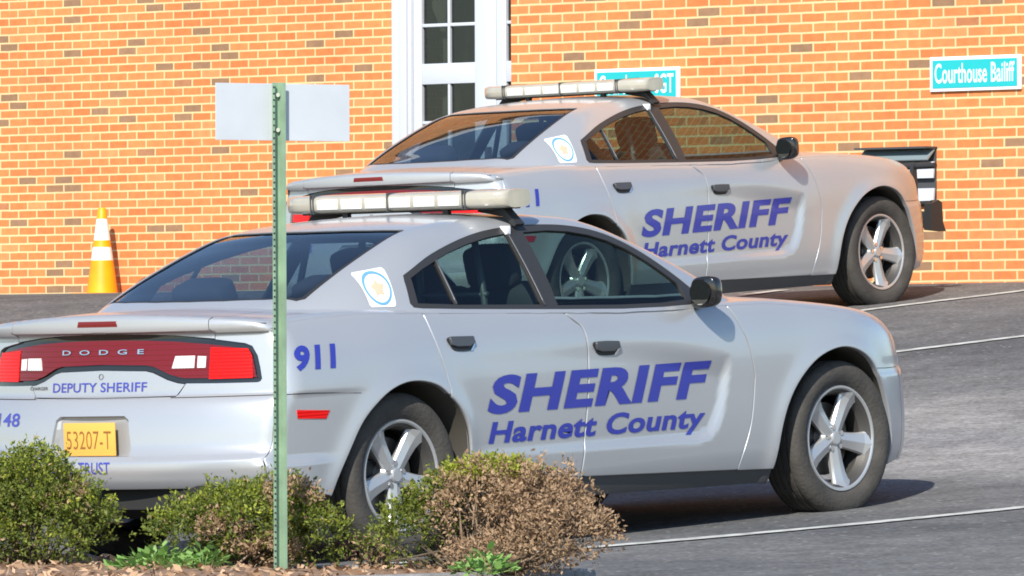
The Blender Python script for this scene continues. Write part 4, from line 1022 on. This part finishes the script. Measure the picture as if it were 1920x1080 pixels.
def bush(name, label, cat, loc, lumps, dead=None, group=None, n=5200, twigs=26, size=1.0, seed=1, new=.10):
    """lumps: (dx, dy, dz, rx, ry, rz, kind) ellipsoids; kind 0 green, 1 dry, 2 new growth"""
    r = np.random.default_rng(seed); o = empty(name, loc); tag(o, label, cat, group)
    vol = np.array([l[3] * l[4] * l[5] * (4.5 if l[6] == 2 else 1) for l in lumps]) ** .75; cnt = (n * vol / vol.sum()).astype(int)
    sets = {0: [], 1: [], 2: []}
    for (dx, dy, dz, rx, ry, rz, kind), c in zip(lumps, cnt):
        # sprays: a short twig with leaves along it, denser near the skin, with gaps
        ns = max(6, c // 9); d = unit(r.normal(size=(ns, 3))); d[:, 2] = np.abs(d[:, 2]) * np.where(r.uniform(size=ns) < .82, 1, -1)
        ph = np.sin(d[:, 0] * 6 + seed) * np.sin(d[:, 1] * 7 + 2 * seed) * np.sin(d[:, 2] * 6)
        rad = r.uniform(.45, 1.0, ns) ** .5 * (1 + .20 * ph + r.normal(size=ns) * .09)
        base = np.array([dx, dy, dz]) + d * rad[:, None] * np.array([rx, ry, rz]); base[:, 2] = np.maximum(base[:, 2], .02)
        dirs = unit(d * np.array([1, 1, .8]) + np.array([0, 0, .55]) + r.normal(size=(ns, 3)) * .45)
        for q in range(9):
            t = r.uniform(0, .06, ns) * size; p = base + dirs * t[:, None] + r.normal(size=(ns, 3)) * .006
            D = unit(dirs * .8 + r.normal(size=(ns, 3)) * .75); U = unit(np.cross(D, r.normal(size=(ns, 3))))
            ln = r.uniform(.010, .026, ns) * size; wd = ln * r.uniform(.30, .6, ns)
            kk = np.full(ns, kind)
            if kind == 0: kk[(p[:, 2] > dz + rz * .55) & (r.uniform(size=ns) < new * 3)] = 2
            if kind == 0: kk[r.uniform(size=ns) < .04] = 1
            for k in (0, 1, 2):
                m = kk == k
                if m.any(): sets[k].append(facing_quads(p[m], D[m], U[m], ln[m], wd[m]))
    for k, nm, mt in ((0, "foliage", 'leaf'), (1, "dead_foliage", 'leaf_dead'), (2, "new_growth", 'leaf_new')):
        if sets[k]:
            V = np.concatenate([a[0] for a in sets[k]]); off = 0; Fs = []
            for a in sets[k]: Fs.append(a[1] + off); off += len(a[0])
            mesh(nm, V, np.concatenate(Fs), M[mt], o)
    b = B(); b2 = B()
    for i in range(twigs):
        l = lumps[r.integers(len(lumps))]; e = np.array(l[:3]) + unit(r.normal(size=(1, 3)))[0] * np.array(l[3:6]) * r.uniform(.5, .98); e[2] = max(e[2], .06)
        s0 = np.array([r.normal() * .03 + l[0] * .35, r.normal() * .03 + l[1] * .35, -.01]); m1 = s0 * .55 + e * .45 + r.normal(size=3) * .03; m2 = s0 * .2 + e * .8 + r.normal(size=3) * .025
        (b2 if l[6] == 1 else b).tube([s0, m1, m2, e], [.009, .0065, .0045, .002] if l[6] == 1 else [.007, .005, .0035, .0015], n=5)
    if b.v: b.build("branch", M['twig_dark'], o, smooth=True)
    if b2.v: b2.build("dry_branch", M['twig'], o, smooth=True)
    return o
BG = "low clipped bushes in the planting bed"
zb_ = lambda x, y: float(bed_z(x, y)) - .005
bush("bush", "round green bush at the left edge, in front of the yellow number plate", "bush", (.66, -3.62, zb_(.66, -3.62)),
     [(0, 0, .22, .24, .24, .22, 0), (.16, .05, .16, .18, .2, .16, 0), (-.16, -.02, .22, .20, .2, .20, 0), (.04, -.04, .36, .13, .13, .12, 0), (.22, 0, .27, .05, .06, .05, 1), (.25, -.1, .09, .10, .08, .06, 0), (-.30, 0, .14, .2, .2, .15, 0), (-.1, -.2, .10, .2, .1, .1, 0)], group=BG, n=28000, seed=3)
bush("bush", "low green bush with a brown patch, crossed by the green post", "bush", (1.72, -3.55, zb_(1.72, -3.55)),
     [(0, 0, .18, .19, .22, .15, 0), (-.20, -.05, .14, .12, .16, .12, 0), (.18, .05, .235, .17, .18, .115, 0), (.12, -.19, .14, .10, .07, .06, 1), (.22, -.16, .18, .09, .07, .08, 0), (.29, .04, .26, .11, .1, .08, 1), (.34, -.02, .16, .10, .1, .11, 0), (.40, .08, .12, .10, .12, .12, 0), (.02, .08, .06, .28, .12, .07, 0), (.28, -.1, .06, .16, .08, .05, 1)], group=BG, n=23000, seed=5)
bush("bush", "half dead bush, brown and bare on one side with bright new green on top", "bush", (3.0, -3.42, zb_(3.0, -3.42)),
     [(-.345, -.04, .14, .14, .18, .15, 0), (-.25, .02, .24, .13, .16, .14, 0), (-.02, .02, .26, .24, .22, .155, 1), (-.04, .06, .365, .19, .14, .045, 2), (.22, .05, .215, .20, .2, .18, 1), (.36, 0, .13, .22, .2, .13, 1), (.2, -.1, .05, .32, .16, .06, 1)], group=BG, n=28000, twigs=130, seed=9, new=.06)
bush("dry_shrub", "small straggly half dry shrub between two bushes by the rear wheel", "shrub", (2.26, -3.25, zb_(2.26, -3.25)),
     [(0, 0, .09, .05, .1, .08, 0), (-.05, 0, .06, .05, .08, .05, 1)], n=1000, twigs=14, seed=12)

def weed(loc, label, rad, n, seed):
    r = np.random.default_rng(seed); o = empty("weed", loc); tag(o, label, "weed", "bright green weeds in the bed")
    m = n; a = r.uniform(0, 2 * math.pi, m); q = r.uniform(0, 1, m) ** .6 * rad; p = np.stack([q * np.cos(a), q * np.sin(a), r.uniform(.02, .09, m) * (1.25 - q / rad)], 1)
    D = unit(np.stack([np.cos(a), np.sin(a), r.uniform(.0, .9, m)], 1) + r.normal(size=(m, 3)) * .35); U = unit(np.cross(D, np.tile([0, 0, 1.], (m, 1)) + r.normal(size=(m, 3)) * .3)); ln = r.uniform(.025, .055, m)
    V, F = facing_quads(p, D, U, ln, ln * r.uniform(.5, .75, m)); mesh("leaves", V, F, M['leaf_weed'], o)
    b = B()
    for i in range(0, m, 6): b.tube([(p[i, 0] * .3, p[i, 1] * .3, 0), tuple(p[i] * [.8, .8, .7]), tuple(p[i])], .0018, n=4)
    b.build("stem", M['leaf_weed'], o); return o
weed((1.56, -3.80, zb_(1.56, -3.80)), "bright green leafy weed below the low bush, left of the post", .22, 330, 21)
weed((1.98, -4.0, zb_(1.98, -4.0)), "small pale green weed at the foot of the post", .12, 110, 22)
weed((3.36, -3.86, zb_(3.36, -3.86)), "bright green weed under the half dead bush", .12, 130, 23)

# ------------------------------------------------------------------ green sign post
sp = empty("sign_post", (2.245, -3.826, zb_(2.2, -3.8) - .02)); tag(sp, "green perforated steel post with the blank back of a white sign, in the bed", "sign post")
yaw = math.atan2(FW[1], FW[0]) - math.pi / 2 + math.radians(30)
sp.rotation_euler = (0, 0, yaw)
H_ = 1.888 - float(sp.location.z)
b = B(); ribs = [(-.030, 0), (-.019, 0), (-.012, .026), (.012, .026), (.019, 0), (.030, 0), (.030, .004), (.021, .004), (.014, .030), (-.014, .030), (-.021, .004), (-.030, .004)]
def post_seg(z0, z1): b.prism(ribs, z0, z1, axes='xy')
post_seg(-.3, H_); ps = b.build("post", M['post'], sp)
hb = B()
for i in range(int(H_ / .0254)):
    z = .02 + i * .0254; hb.lathe([(0, -.0008), (.0042, -.0008), (.0042, .0004)], 8, 'y', c=(-.0245, -.0006, z))
hb.build("holes", M['trim'], ps)
sb_ = B().box((-.270, .034, H_ - .232), (.340, .0365, H_ - .004), bev=.001).build("sign_panel", M['signback'], sp)
bt = B()
for z in (H_ - .05, H_ - .19): bt.lathe([(0, -.008), (.009, -.008), (.009, .032)], 8, 'y', c=(0, .018 - .0, z))
bt.build("bolt", M['chrome'], sp)
